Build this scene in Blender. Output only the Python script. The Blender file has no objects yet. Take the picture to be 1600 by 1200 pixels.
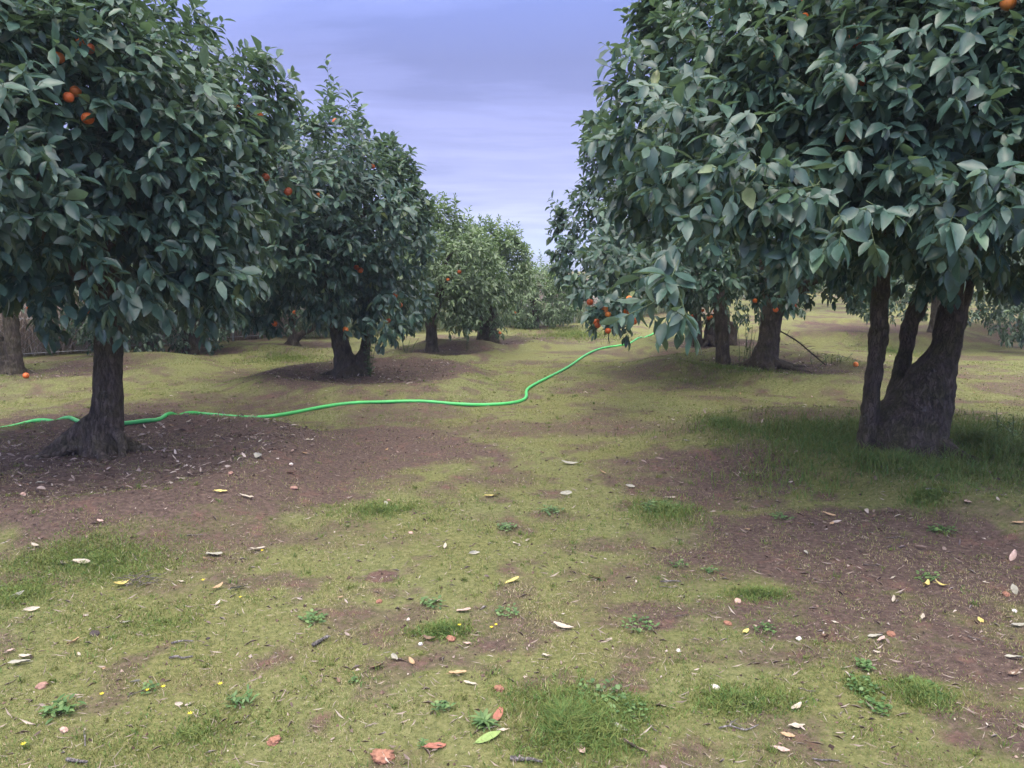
import bpy, math, random
import numpy as np
from math import radians, sin, cos, pi
random.seed(7)
RS = np.random.RandomState

# ------------------------------------------------------------------ camera, world, sun, exposure
sc = bpy.context.scene
CAM_H, FPX, HOR = 1.5, 1200.0, 425.0          # photo pixels: 1600 x 1200
PITCH = math.atan((600 - HOR) / FPX)
cd = bpy.data.cameras.new("camera"); cam = bpy.data.objects.new("camera", cd); sc.collection.objects.link(cam)
cam.location = (0, 0, CAM_H); cam.rotation_euler = (pi / 2 - PITCH, 0, 0)
cd.sensor_width = 36; cd.lens = 36 * FPX / 1600; cd.clip_start = 0.05; cd.clip_end = 6000
sc.camera = cam

SUN_EL, SUN_AZ = 60, 205                       # degrees; azimuth from +Y towards +X
w = bpy.data.worlds.new("World"); sc.world = w; w.use_nodes = True
def N(nt, t, **kw):
    n = nt.nodes.new(t)
    for k, v in kw.items(): setattr(n, k, v)
    return n
def ramp(nt, stops, interp='LINEAR'):
    n = nt.nodes.new('ShaderNodeValToRGB'); cr = n.color_ramp; cr.interpolation = interp
    while len(cr.elements) < len(stops): cr.elements.new(0.5)
    for e, (p, c) in zip(cr.elements, stops):
        e.position = p; e.color = (c[0], c[1], c[2], 1) if not isinstance(c, (int, float)) else (c, c, c, 1)
    return n
def build_world():
    nt = w.node_tree; nt.nodes.clear(); L = nt.links.new
    out = N(nt, 'ShaderNodeOutputWorld'); bg = N(nt, 'ShaderNodeBackground'); bg.inputs['Strength'].default_value = 0.1
    sky = N(nt, 'ShaderNodeTexSky', sky_type='NISHITA'); sky.sun_disc = False
    sky.sun_elevation = radians(SUN_EL); sky.sun_rotation = radians(SUN_AZ); sky.dust_density = 2
    tc = N(nt, 'ShaderNodeTexCoord'); sep = N(nt, 'ShaderNodeSeparateXYZ'); L(tc.outputs['Generated'], sep.inputs[0])
    z = N(nt, 'ShaderNodeMath', operation='MAXIMUM'); L(sep.outputs['Z'], z.inputs[0]); z.inputs[1].default_value = 0
    zz = N(nt, 'ShaderNodeMath', operation='ADD'); L(z.outputs[0], zz.inputs[0]); zz.inputs[1].default_value = 0.05
    dx = N(nt, 'ShaderNodeMath', operation='DIVIDE'); L(sep.outputs['X'], dx.inputs[0]); L(zz.outputs[0], dx.inputs[1])
    dy = N(nt, 'ShaderNodeMath', operation='DIVIDE'); L(sep.outputs['Y'], dy.inputs[0]); L(zz.outputs[0], dy.inputs[1])
    cmb = N(nt, 'ShaderNodeCombineXYZ'); L(dx.outputs[0], cmb.inputs[0]); L(dy.outputs[0], cmb.inputs[1])
    mp = N(nt, 'ShaderNodeMapping'); mp.inputs['Scale'].default_value = (0.5, 1.0, 1); mp.inputs['Location'].default_value = (2.3, 0.7, 0)
    L(cmb.outputs[0], mp.inputs[0])
    no = N(nt, 'ShaderNodeTexNoise'); no.inputs['Scale'].default_value = 0.95; no.inputs['Detail'].default_value = 9
    no.inputs['Roughness'].default_value = 0.56; no.inputs['Distortion'].default_value = 0.25
    L(mp.outputs[0], no.inputs['Vector'])
    cl = ramp(nt, [(0.41, 0.0), (0.5, 0.5), (0.59, 1.0)], 'EASE'); L(no.outputs['Fac'], cl.inputs[0])
    # elevation gradients (sine of the elevation) of the dark and of the bright parts of the cloud deck, x10 for strength 0.1
    K = 0.1
    dark = ramp(nt, [(0.0, (.17, .30, .70)), (.03, (.18, .29, .72)), (.06, (.29, .31, .70)), (.10, (.24, .25, .62)), (.18, (.175, .19, .52)), (.25, (.150, .175, .49)), (.33, (.20, .28, .78)), (.6, (.62, .62, .72)), (1, (1.0, .92, .82))])
    lite = ramp(nt, [(0.0, (.28, .44, .85)), (.03, (.30, .43, .85)), (.06, (.62, .64, .96)), (.10, (.46, .47, .86)), (.18, (.33, .345, .79)), (.25, (.28, .315, .76)), (.33, (.30, .39, .98)), (.6, (.95, .92, .92)), (1, (1.0, .95, .88))])
    L(sep.outputs['Z'], dark.inputs[0]); L(sep.outputs['Z'], lite.inputs[0])
    mx = N(nt, 'ShaderNodeMix', data_type='RGBA'); L(cl.outputs[0], mx.inputs[0]); L(dark.outputs[0], mx.inputs[6]); L(lite.outputs[0], mx.inputs[7])
    gain = ramp(nt, [(0.0, .36), (.35, .36), (.48, 0.82), (1, 1.30)]); L(sep.outputs['Z'], gain.inputs[0])  # steep rise just above the view is added fill for the crowns
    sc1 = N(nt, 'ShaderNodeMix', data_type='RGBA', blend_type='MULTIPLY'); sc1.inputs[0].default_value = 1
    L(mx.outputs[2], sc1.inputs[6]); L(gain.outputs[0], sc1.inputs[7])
    # added fill: sky raised behind the camera to light the near foliage
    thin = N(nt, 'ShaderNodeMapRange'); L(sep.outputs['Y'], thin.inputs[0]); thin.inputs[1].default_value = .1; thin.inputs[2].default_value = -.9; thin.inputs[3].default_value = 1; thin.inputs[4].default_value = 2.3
    fill_gain = N(nt, 'ShaderNodeMath', operation='MULTIPLY'); L(thin.outputs[0], fill_gain.inputs[0]); fill_gain.inputs[1].default_value = SKY_GAIN / K
    vm = N(nt, 'ShaderNodeVectorMath', operation='SCALE'); L(fill_gain.outputs[0], vm.inputs['Scale']); L(sc1.outputs[2], vm.inputs[0])
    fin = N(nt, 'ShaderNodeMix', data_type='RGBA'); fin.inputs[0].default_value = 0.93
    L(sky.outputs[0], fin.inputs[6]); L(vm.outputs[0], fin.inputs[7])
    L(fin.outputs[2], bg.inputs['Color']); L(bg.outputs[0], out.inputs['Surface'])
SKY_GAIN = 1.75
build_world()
sd = bpy.data.lights.new("sun", 'SUN'); sun = bpy.data.objects.new("sun", sd); sc.collection.objects.link(sun)
sd.energy = 1.3; sd.angle = radians(28); sd.color = (1.0, 0.92, 0.80)
sun.rotation_euler = (radians(90 - SUN_EL), 0, radians(180 - SUN_AZ) )
sun.location = (0, 0, 30)
vs = sc.view_settings; vs.view_transform = 'Standard'; vs.look = 'None'; vs.gamma = 1; vs.exposure = 0.86
sc.render.engine = 'CYCLES'
cy = sc.cycles; cy.max_bounces = 7; cy.diffuse_bounces = 4; cy.glossy_bounces = 3; cy.transmission_bounces = 5
cy.caustics_reflective = False; cy.caustics_refractive = False; cy.use_denoising = True
cy.volume_bounces = 0

# ------------------------------------------------------------------ helpers
COL = sc.collection
def tag(o, label=None, cat=None, group=None, kind=None):
    if label: o['label'] = label
    if cat: o['category'] = cat
    if group: o['group'] = group
    if kind: o['kind'] = kind
    return o
def empty(name, loc):
    o = bpy.data.objects.new(name, None); o.location = loc; o.empty_display_size = .2; COL.objects.link(o); return o
def link(name, me, parent=None, loc=None):
    o = bpy.data.objects.new(name, me); COL.objects.link(o)
    if parent is not None:
        o.parent = parent
    if loc is not None: o.location = loc
    return o
def mesh_np(name, V, tris=None, quads=None, mats=(), tri_mat=None, quad_mat=None, attrs=None, smooth=True):
    me = bpy.data.meshes.new(name)
    V = np.asarray(V, np.float32).reshape(-1, 3)
    T = np.zeros((0, 3), np.int32) if tris is None else np.asarray(tris, np.int32).reshape(-1, 3)
    Q = np.zeros((0, 4), np.int32) if quads is None else np.asarray(quads, np.int32).reshape(-1, 4)
    me.vertices.add(len(V)); me.vertices.foreach_set('co', V.ravel())
    nl = len(T) * 3 + len(Q) * 4; me.loops.add(nl)
    me.loops.foreach_set('vertex_index', np.concatenate([T.ravel(), Q.ravel()]))
    me.polygons.add(len(T) + len(Q))
    st = np.concatenate([np.arange(len(T)) * 3, len(T) * 3 + np.arange(len(Q)) * 4]).astype(np.int32)
    me.polygons.foreach_set('loop_start', st)
    me.polygons.foreach_set('use_smooth', np.full(len(st), smooth, bool))
    for m in mats: me.materials.append(m)
    if tri_mat is not None or quad_mat is not None:
        a = np.zeros(len(T), np.int32) if tri_mat is None else np.broadcast_to(np.asarray(tri_mat, np.int32), (len(T),))
        b = np.zeros(len(Q), np.int32) if quad_mat is None else np.broadcast_to(np.asarray(quad_mat, np.int32), (len(Q),))
        me.polygons.foreach_set('material_index', np.concatenate([a, b]).astype(np.int32))
    for k, v in (attrs or {}).items():
        at = me.attributes.new(k, 'FLOAT', 'POINT'); at.data.foreach_set('value', np.asarray(v, np.float32).ravel())
    me.update(calc_edges=True); me.validate()
    return me
def unit(v): return v / np.maximum(np.linalg.norm(v, axis=-1, keepdims=True), 1e-9)

def _hash(ix, iy, s):
    h = (ix.astype(np.int64) * 374761393 + iy.astype(np.int64) * 668265263 + s * 974634777) & 0xFFFFFFFF
    h = ((h ^ (h >> 13)) * 1274126177) & 0xFFFFFFFF
    return ((h ^ (h >> 16)) & 0xFFFF) / 65535.0
def vnoise(x, y, s=0):
    x = np.asarray(x, float); y = np.asarray(y, float)
    ix = np.floor(x); iy = np.floor(y); fx = x - ix; fy = y - iy
    fx = fx * fx * (3 - 2 * fx); fy = fy * fy * (3 - 2 * fy)
    a = _hash(ix, iy, s); b = _hash(ix + 1, iy, s); c = _hash(ix, iy + 1, s); d = _hash(ix + 1, iy + 1, s)
    return (a * (1 - fx) + b * fx) * (1 - fy) + (c * (1 - fx) + d * fx) * fy
def fbm(x, y, s=0, oct=4, gain=.5):
    v = 0; a = 1; t = 0
    for i in range(oct):
        v = v + a * vnoise(x * 2 ** i + 17.3 * i, y * 2 ** i - 9.1 * i, s + i); t += a; a *= gain
    return v / t
def sstep(a, b, x):
    t = np.clip((np.asarray(x, float) - a) / (b - a), 0, 1); return t * t * (3 - 2 * t)

FWD = np.array([0, cos(PITCH), -sin(PITCH)]); UP = np.array([0, sin(PITCH), cos(PITCH)]); RT = np.array([1., 0, 0])
EYE = np.array([0, 0, CAM_H])
def ray(px, py):
    return RT * (px - 800) / FPX + UP * (600 - py) / FPX + FWD
def flat(px, py):
    d = ray(px, py); t = -CAM_H / d[2]; p = EYE + d * t; return p[0], p[1]
def at_depth(px, py, Y):
    d = ray(px, py); return EYE + d * (Y / d[1])

# ------------------------------------------------------------------ where the trees stand (from the photo) and the terrain
TXY = {}
for k, (px, py) in dict(L1=(165, 722), L2=(548, 596), L0=(18, 592), M1=(305, 556), M2=(350, 532), M3=(458, 545), L3=(675, 555), L4=(762, 540),
                        C1=(835, 517), R1=(1418, 722), R2=(1192, 584), R3=(1108, 547), R4=(1462, 536), RR=(1598, 527), B0=(232, 556)).items():
    TXY[k] = flat(px, py)
# mound: key, dx, dy, outer radius, height
MOUNDS = [('L1', .2, -.2, 2.05, .17), ('L2', .25, .1, 2.2, .16), ('L0', .9, .3, 1.9, .13), ('M1', -.2, 0, 2.0, .08), ('M2', .3, 0, 1.4, .07), ('M3', .1, 0, 1.6, .09),
          ('L3', .2, 0, 1.5, .10), ('L4', 0, 0, 1.6, .11), ('C1', .2, 0, 1.5, .10), ('R1', .25, .15, 2.3, .15), ('R2', .2, .2, 2.3, .18), ('R3', .0, .2, 2.1, .14),
          ('R4', -1.0, 1.5, 3.0, .2), ('RR', 0, 0, 1.9, .16)]
def height(x, y):
    x = np.asarray(x, float); y = np.asarray(y, float)
    h = 0.05 * (fbm(x * .35, y * .35, 3, 3) - .5) * sstep(1, 4, y)
    for k, dx, dy, R, hh in MOUNDS:
        cx, cy_ = TXY[k][0] + dx, TXY[k][1] + dy
        r = np.hypot(x - cx, (y - cy_))
        ang = np.arctan2(y - cy_, x - cx)
        rr = r / (R * (1 + .13 * np.sin(2 * ang + cx) + .07 * np.sin(3 * ang + cy_) + .18 * (vnoise(x * 1.3, y * 1.3, 5) - .5)))
        prof = (1 - sstep(.62, 1.0, rr)) - .40 * (1 - sstep(.42, .64, rr))
        h = h + hh * prof
    h = h + .035 * np.maximum(y - 15, 0) * sstep(3, 8, x) * (y < 60) + .035 * 45 * sstep(3, 8, x) * (y >= 60)
    near = 1 - sstep(10, 30, y)
    h = h + near * (.018 * (fbm(x * 3.1, y * 3.1, 11, 3) - .5) + .010 * (fbm(x * 14, y * 14, 21, 2) - .5))
    return h
def ground_pt(px, py):
    d = ray(px, py); t = -CAM_H / d[2]
    for _ in range(25):
        p = EYE + d * t
        t += (float(height(p[0], p[1])) - p[2]) / d[2] * .8
    p = EYE + d * t
    return np.array([p[0], p[1], float(height(p[0], p[1]))])
def wpatch(px, py, rx, ry):
    x, y = flat(px, py); _, ya = flat(px, py + ry); _, yb = flat(px, max(py - ry, 440))
    return x, y, rx * y / FPX, (yb - ya) / 2
SOIL = [wpatch(*a[:4]) + (a[4],) for a in [(540, 706, 260, 48, 1.0), (320, 770, 330, 66, .95), (80, 800, 260, 60, .95), (1090, 745, 200, 50, .7), (1380, 860, 390, 85, 1.0),
        (1330, 960, 330, 55, .85), (1010, 965, 130, 36, .75), (1480, 1030, 220, 40, .75), (760, 1000, 240, 30, .5), (1120, 1020, 260, 34, .6), (1560, 1140, 110, 60, .7),
        (598, 903, 34, 12, .9), (280, 640, 300, 26, .6), (560, 628, 220, 16, .5), (1060, 604, 170, 22, .5), (1250, 628, 240, 16, .4), (1450, 530, 330, 16, .5), (400, 523, 230, 12, .6),
        (60, 655, 120, 12, .8), (30, 610, 160, 16, .5), (740, 700, 90, 14, .7), (1180, 1130, 160, 40, .45), (470, 1170, 90, 36, .3), (1200, 560, 200, 14, .4), (870, 530, 130, 6, .6)]]
LUSH = [wpatch(*a[:4]) + (a[4],) for a in [(888, 1122, 118, 62, 1.0), (150, 885, 190, 38, .5), (30, 930, 70, 40, .5), (600, 800, 110, 20, .6), (1420, 722, 320, 62, 1.0),
        (1440, 1085, 60, 30, .7), (1040, 800, 80, 30, .6), (1150, 1090, 140, 34, .45), (690, 990, 60, 14, .8), (250, 970, 240, 60, .3),
        (450, 560, 110, 10, .6), (900, 524, 90, 8, .9), (1390, 548, 50, 14, .7), (1450, 800, 60, 12, .6), (1185, 930, 60, 14, .6), (1600, 745, 150, 50, .9)]]
def blob(lst, x, y):
    m = np.zeros(np.shape(x))
    for cx, cy_, rx, ry, s in lst:
        q = np.sqrt(((x - cx) / rx) ** 2 + ((y - cy_) / ry) ** 2)
        m = np.maximum(m, s * (1 - sstep(.55, 1.25, q + .6 * (fbm(x * 1.7, y * 1.7, 31, 3) - .5))))
    return m
def soil_mask(x, y):
    m = blob(SOIL, x, y)
    for k, dx, dy, R, hh in MOUNDS:
        if k == 'R1': continue
        r = np.hypot(x - TXY[k][0] - dx, y - TXY[k][1] - dy) / R
        far_ = k not in ('L1', 'L2'); m = np.maximum(m, (.75 if far_ else .95) * (1 - sstep(.35 if far_ else .55, .7 if far_ else .95, r + .35 * (fbm(x * 2, y * 2, 41, 3) - .5))))
    base = np.maximum(sstep(.46, .72, fbm(x * 1.1, y * 1.1, 51, 4)) * .6, sstep(.52, .70, fbm(x * 4.2, y * 4.2, 52, 4)) * .55)
    m = np.clip(m + .75 * (fbm(x * 2.6, y * 2.6, 53, 4) - .5) * (m > .02) + .45 * (fbm(x * 11, y * 11, 57, 3) - .5), 0, 1)
    return np.clip(np.maximum(sstep(.12, 1.0, m) * .92, base), 0, 1)
def lush_mask(x, y):
    m = blob(LUSH, x, y)
    return sstep(.28, .8, m + (m > .01) * (.8 * (fbm(x * 3.5, y * 3.5, 59, 4) - .5)))

# ------------------------------------------------------------------ materials
def new_mat(name):
    m = bpy.data.materials.new(name); m.use_nodes = True; nt = m.node_tree; nt.nodes.clear()
    out = N(nt, 'ShaderNodeOutputMaterial'); b = N(nt, 'ShaderNodeBsdfPrincipled'); nt.links.new(b.outputs[0], out.inputs[0])
    return m, nt, b, out
def noise(nt, scale, detail=4, rough=.6, vec=None, dist=0):
    n = N(nt, 'ShaderNodeTexNoise'); n.inputs['Scale'].default_value = scale; n.inputs['Detail'].default_value = detail
    n.inputs['Roughness'].default_value = rough; n.inputs['Distortion'].default_value = dist
    if vec is not None: nt.links.new(vec, n.inputs['Vector'])
    return n
def mixc(nt, fac, a, b, mode='MIX'):
    n = N(nt, 'ShaderNodeMix', data_type='RGBA', blend_type=mode)
    for i, v in ((0, fac), (6, a), (7, b)):
        if isinstance(v, (int, float)): n.inputs[i].default_value = v
        elif isinstance(v, tuple): n.inputs[i].default_value = (*v, 1)
        else: nt.links.new(v, n.inputs[i])
    return n.outputs[2]
def bump(nt, b, h, strength=.5, dist=.02):
    n = N(nt, 'ShaderNodeBump'); n.inputs['Strength'].default_value = strength; n.inputs['Distance'].default_value = dist
    nt.links.new(h, n.inputs['Height']); nt.links.new(n.outputs[0], b.inputs['Normal'])
def attr(nt, name):
    n = N(nt, 'ShaderNodeAttribute'); n.attribute_name = name; return n.outputs['Fac']
def leaf_mat(name, stops, back, rough=.38, trans=.22, tcol=(.16, .26, .05), spec=.5):
    m, nt, b, out = new_mat(name); L = nt.links.new
    r = ramp(nt, stops); L(attr(nt, 'tint'), r.inputs[0])
    geo = N(nt, 'ShaderNodeNewGeometry')
    c = mixc(nt, geo.outputs['Backfacing'], r.outputs[0], mixc(nt, .55, r.outputs[0], back))
    tcx = N(nt, 'ShaderNodeTexCoord'); n1 = noise(nt, 22, 3, .6, tcx.outputs['Object'])
    v = ramp(nt, [(.3, .72), (.7, 1.22)]); L(n1.outputs['Fac'], v.inputs[0])
    c = mixc(nt, 1.0, c, v.outputs[0], 'MULTIPLY')
    L(c, b.inputs['Base Color']); b.inputs['Specular IOR Level'].default_value = spec
    rr = N(nt, 'ShaderNodeMapRange'); L(n1.outputs['Fac'], rr.inputs[0]); rr.inputs[3].default_value = rough - .08; rr.inputs[4].default_value = rough + .14
    L(rr.outputs[0], b.inputs['Roughness'])
    tr = N(nt, 'ShaderNodeBsdfTranslucent'); L(mixc(nt, .5, c, tcol), tr.inputs['Color'])
    ms = N(nt, 'ShaderNodeMixShader'); ms.inputs[0].default_value = trans
    L(b.outputs[0], ms.inputs[1]); L(tr.outputs[0], ms.inputs[2]); L(ms.outputs[0], out.inputs[0])
    return m
M = {}
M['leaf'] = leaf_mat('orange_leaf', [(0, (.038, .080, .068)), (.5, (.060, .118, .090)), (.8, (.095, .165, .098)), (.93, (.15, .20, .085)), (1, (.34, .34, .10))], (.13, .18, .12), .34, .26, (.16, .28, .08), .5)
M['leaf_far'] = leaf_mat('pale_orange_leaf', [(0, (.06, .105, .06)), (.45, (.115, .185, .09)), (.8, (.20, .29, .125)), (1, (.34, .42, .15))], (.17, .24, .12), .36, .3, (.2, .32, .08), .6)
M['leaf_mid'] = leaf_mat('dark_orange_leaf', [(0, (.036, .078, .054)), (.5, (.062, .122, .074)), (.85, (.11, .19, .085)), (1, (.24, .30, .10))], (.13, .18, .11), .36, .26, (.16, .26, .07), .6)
def bark_mat(name, a, b_, mossy=0.0, sc_=1.0):
    m, nt, b, out = new_mat(name); L = nt.links.new
    tcx = N(nt, 'ShaderNodeTexCoord'); mp = N(nt, 'ShaderNodeMapping'); mp.inputs['Scale'].default_value = (1, 1, .28); L(tcx.outputs['Object'], mp.inputs[0])
    n1 = noise(nt, 26 * sc_, 6, .65, mp.outputs[0], .5); n2 = noise(nt, 4 * sc_, 4, .6, tcx.outputs['Object'])
    r = ramp(nt, [(.3, a), (.5, tuple((x + y) / 2 for x, y in zip(a, b_))), (.72, b_)]); L(n1.outputs['Fac'], r.inputs[0])
    v = ramp(nt, [(.3, .6), (.7, 1.25)]); L(n2.outputs['Fac'], v.inputs[0])
    c = mixc(nt, 1.0, r.outputs[0], v.outputs[0], 'MULTIPLY')
    if mossy:
        n3 = noise(nt, 7, 5, .6, tcx.outputs['Object']); k = ramp(nt, [(.42, 0.0), (.62, mossy)]); L(n3.outputs['Fac'], k.inputs[0])
        c = mixc(nt, k.outputs[0], c, (.075, .072, .028))
    L(c, b.inputs['Base Color']); b.inputs['Roughness'].default_value = .85; b.inputs['Specular IOR Level'].default_value = .25
    vo = N(nt, 'ShaderNodeTexVoronoi', feature='DISTANCE_TO_EDGE'); vo.inputs['Scale'].default_value = 34 * sc_
    wv = mixc(nt, .12, mp.outputs[0], n1.outputs['Color']); L(wv, vo.inputs['Vector'])
    ck = ramp(nt, [(0.0, .0), (.12, 1.0)]); L(vo.outputs['Distance'], ck.inputs[0])
    hsum = N(nt, 'ShaderNodeMath', operation='MULTIPLY_ADD'); L(ck.outputs[0], hsum.inputs[0]); hsum.inputs[1].default_value = .45; L(n1.outputs['Fac'], hsum.inputs[2])
    bump(nt, b, hsum.outputs[0], .9, .014)
    n4 = noise(nt, 11, 5, .7, tcx.outputs['Object']); li = ramp(nt, [(.63, 0.0), (.70, .55)]); L(n4.outputs['Fac'], li.inputs[0])
    src = b.inputs['Base Color'].links[0].from_socket
    dk = mixc(nt, 1.0, src, ramp_out(nt, ck.outputs[0], .55), 'MULTIPLY')
    L(mixc(nt, li.outputs[0], dk, (.20, .19, .165)), b.inputs['Base Color'])
    return m
def ramp_out(nt, sock, lo):
    r = ramp(nt, [(0, lo), (1, 1.0)]); nt.links.new(sock, r.inputs[0]); return r.outputs[0]
M['bark'] = bark_mat('citrus_bark', (.058, .046, .036), (.175, .140, .110), .45)
M['bark_old'] = bark_mat('old_citrus_bark', (.056, .044, .034), (.170, .134, .102), .7)
M['twig'] = bark_mat('dry_twig', (.16, .13, .11), (.36, .32, .29), 0, 2)
M['dead_wood'] = bark_mat('grey_dead_wood', (.15, .13, .125), (.42, .39, .38), 0, 1.5)
def simple(name, col, rough=.6, var=.25, scale=30, bmp=.3, spec=.4, bd=.004):
    m, nt, b, out = new_mat(name); L = nt.links.new
    tcx = N(nt, 'ShaderNodeTexCoord'); n1 = noise(nt, scale, 5, .6, tcx.outputs['Object'])
    v = ramp(nt, [(.3, 1 - var), (.7, 1 + var)]); L(n1.outputs['Fac'], v.inputs[0])
    L(mixc(nt, 1.0, col, v.outputs[0], 'MULTIPLY'), b.inputs['Base Color']); b.inputs['Roughness'].default_value = rough
    b.inputs['Specular IOR Level'].default_value = spec
    bump(nt, b, n1.outputs['Fac'], bmp, bd)
    return m
M['orange'] = simple('orange_peel', (.74, .16, .030), .45, .2, 60, .35, .45, .003)
def vary_orange():
    nt = M['orange'].node_tree; b = next(n for n in nt.nodes if n.type == 'BSDF_PRINCIPLED'); src = b.inputs['Base Color'].links[0].from_socket
    oi = N(nt, 'ShaderNodeObjectInfo'); r = ramp(nt, [(0, (.62, .55, .8)), (.5, (1, 1, 1)), (1, (1.0, 1.5, 1.6))]); nt.links.new(oi.outputs['Random'], r.inputs[0])
    nt.links.new(mixc(nt, 1.0, src, r.outputs[0], 'MULTIPLY'), b.inputs['Base Color'])
vary_orange()
M['calyx'] = simple('orange_calyx', (.12, .17, .04), .6)
M['stem'] = simple('green_stem', (.07, .10, .04), .6)
M['hose'] = simple('green_hose', (.075, .52, .13), .42, .18, 9, .08, .5)
M['galv'] = simple('galvanised_steel', (.42, .43, .45), .5, .12, 30, .1)
for k, c in dict(dry_pale=(.40, .35, .28), dry_tan=(.38, .26, .15), dry_brown=(.17, .11, .075), dry_red=(.30, .12, .085), dry_yellow=(.54, .45, .15), leaf_green=(.20, .29, .09), dry_grey=(.29, .28, .23),
                 dry_pinkish=(.40, .29, .25)).items():
    M[k] = simple(k + '_leaf', c, .65, .22, 60, .4)
for k, c in dict(stone_dark=(.055, .045, .045), stone_red=(.32, .19, .15), stone_pink=(.48, .32, .26), stone_white=(.62, .58, .54), clay=(.30, .15, .10)).items():
    M[k] = simple(k, c, .85, .3, 45, .8, .3, .01)
M['yellow_flower'] = simple('yellow_petal', (.75, .62, .03), .5)
M['weed'] = leaf_mat('weed_leaf', [(0, (.05, .115, .035)), (.6, (.095, .18, .055)), (1, (.17, .26, .09))], (.13, .2, .09), .5, .2)
M['grass'] = leaf_mat('grass_blade', [(0, (.075, .165, .045)), (.22, (.12, .205, .055)), (.42, (.165, .218, .062)), (.62, (.25, .262, .10)), (.8, (.38, .30, .18)), (1, (.62, .54, .38))], (.2, .2, .06), .6, .25, (.2, .24, .04), .25)
M['reed'] = leaf_mat('dry_reed', [(0, (.20, .16, .145)), (.5, (.38, .31, .29)), (.85, (.55, .47, .42)), (1, (.2, .25, .12))], (.3, .24, .2), .7, .12, (.3, .25, .15), .2)
M['reed_green'] = leaf_mat('green_reed', [(0, (.07, .11, .06)), (.5, (.13, .18, .10)), (1, (.26, .27, .16))], (.2, .22, .13), .6, .15, (.2, .25, .1), .2)
def ground_mat():
    m, nt, b, out = new_mat('orchard_ground'); L = nt.links.new
    tcx = N(nt, 'ShaderNodeTexCoord'); P = tcx.outputs['Object']
    big = noise(nt, .9, 5, .6, P); mid = noise(nt, 5.5, 6, .65, P, .3); fine = noise(nt, 38, 6, .7, P); grit = noise(nt, 150, 3, .7, P)
    moss = ramp(nt, [(.28, (.074, .082, .036)), (.45, (.150, .163, .066)), (.6, (.215, .220, .098)), (.78, (.34, .30, .19))]); L(fine.outputs['Fac'], moss.inputs[0])
    moss2 = ramp(nt, [(.3, (.095, .108, .036)), (.7, (.235, .225, .09))]); L(fine.outputs['Fac'], moss2.inputs[0])
    bf = ramp(nt, [(.38, 0.0), (.62, .8)]); L(big.outputs['Fac'], bf.inputs[0])
    mossc = mixc(nt, bf.outputs[0], moss.outputs[0], moss2.outputs[0])
    soil = ramp(nt, [(.25, (.044, .032, .028)), (.45, (.090, .063, .054)), (.6, (.142, .101, .084)), (.8, (.26, .19, .155))]); L(fine.outputs['Fac'], soil.inputs[0])
    red = ramp(nt, [(.55, 0.0), (.72, .6)]); L(mid.outputs['Fac'], red.inputs[0])
    soilc = mixc(nt, red.outputs[0], soil.outputs[0], (.215, .115, .09))
    # ragged border between moss and soil
    add = N(nt, 'ShaderNodeMath', operation='MULTIPLY_ADD'); L(mid.outputs['Fac'], add.inputs[0]); add.inputs[1].default_value = 1.0; L(attr(nt, 'soil'), add.inputs[2])
    add2 = N(nt, 'ShaderNodeMath', operation='MULTIPLY_ADD'); L(fine.outputs['Fac'], add2.inputs[0]); add2.inputs[1].default_value = .7; L(add.outputs[0], add2.inputs[2])
    k = ramp(nt, [(.50, 0.0), (.78, 1.0)]);
    sub = N(nt, 'ShaderNodeMath', operation='MULTIPLY'); L(add2.outputs[0], sub.inputs[0]); sub.inputs[1].default_value = .5; L(sub.outputs[0], k.inputs[0])
    c = mixc(nt, k.outputs[0], mossc, soilc)
    pale = ramp(nt, [(.70, 0.0), (.76, .75)]); L(grit.outputs['Fac'], pale.inputs[0])
    c = mixc(nt, pale.outputs[0], c, (.40, .33, .25))
    dk = ramp(nt, [(.24, .7), (.31, 0.0)]); L(grit.outputs['Fac'], dk.inputs[0])
    c = mixc(nt, dk.outputs[0], c, (.04, .03, .025))
    L(c, b.inputs['Base Color']); b.inputs['Roughness'].default_value = .95; b.inputs['Specular IOR Level'].default_value = .15
    hh = N(nt, 'ShaderNodeMath', operation='MULTIPLY_ADD'); L(grit.outputs['Fac'], hh.inputs[0]); hh.inputs[1].default_value = .4; L(fine.outputs['Fac'], hh.inputs[2])
    bump(nt, b, hh.outputs[0], .8, .025)
    return m
M['ground'] = ground_mat()
M['hill'] = simple('wooded_hill', (.055, .065, .045), .9, .5, .06, 0)

# ------------------------------------------------------------------ ground and hills
def axis(lo, hi, d0, d1, step, grow=1.09):
    a = list(np.arange(d0, d1, step)); s = step; v = d1
    while v < hi: a.append(v); s *= grow; v += s
    a.append(hi); s = step; v = d0 - step; pre = []
    while v > lo: pre.append(v); s *= grow; v -= s
    pre.append(lo)
    return np.array(pre[::-1] + a)
xs = axis(-2500, 2500, -5, 5, .035, 1.035); ys = axis(-60, 3000, 2.0, 9, .032, 1.02)
X, Y = np.meshgrid(xs, ys); Z = height(X, Y)
nx, ny = len(xs), len(ys); idx = np.arange(nx * ny).reshape(ny, nx)
Q = np.stack([idx[:-1, :-1], idx[:-1, 1:], idx[1:, 1:], idx[1:, :-1]], -1).reshape(-1, 4)
g = link('ground', mesh_np('ground', np.stack([X, Y, Z], -1), None, Q, [M['ground']], attrs={'soil': soil_mask(X, Y)}))
tag(g, 'mossy orchard ground with bare brown soil under the trees', 'ground', kind='structure')

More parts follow.
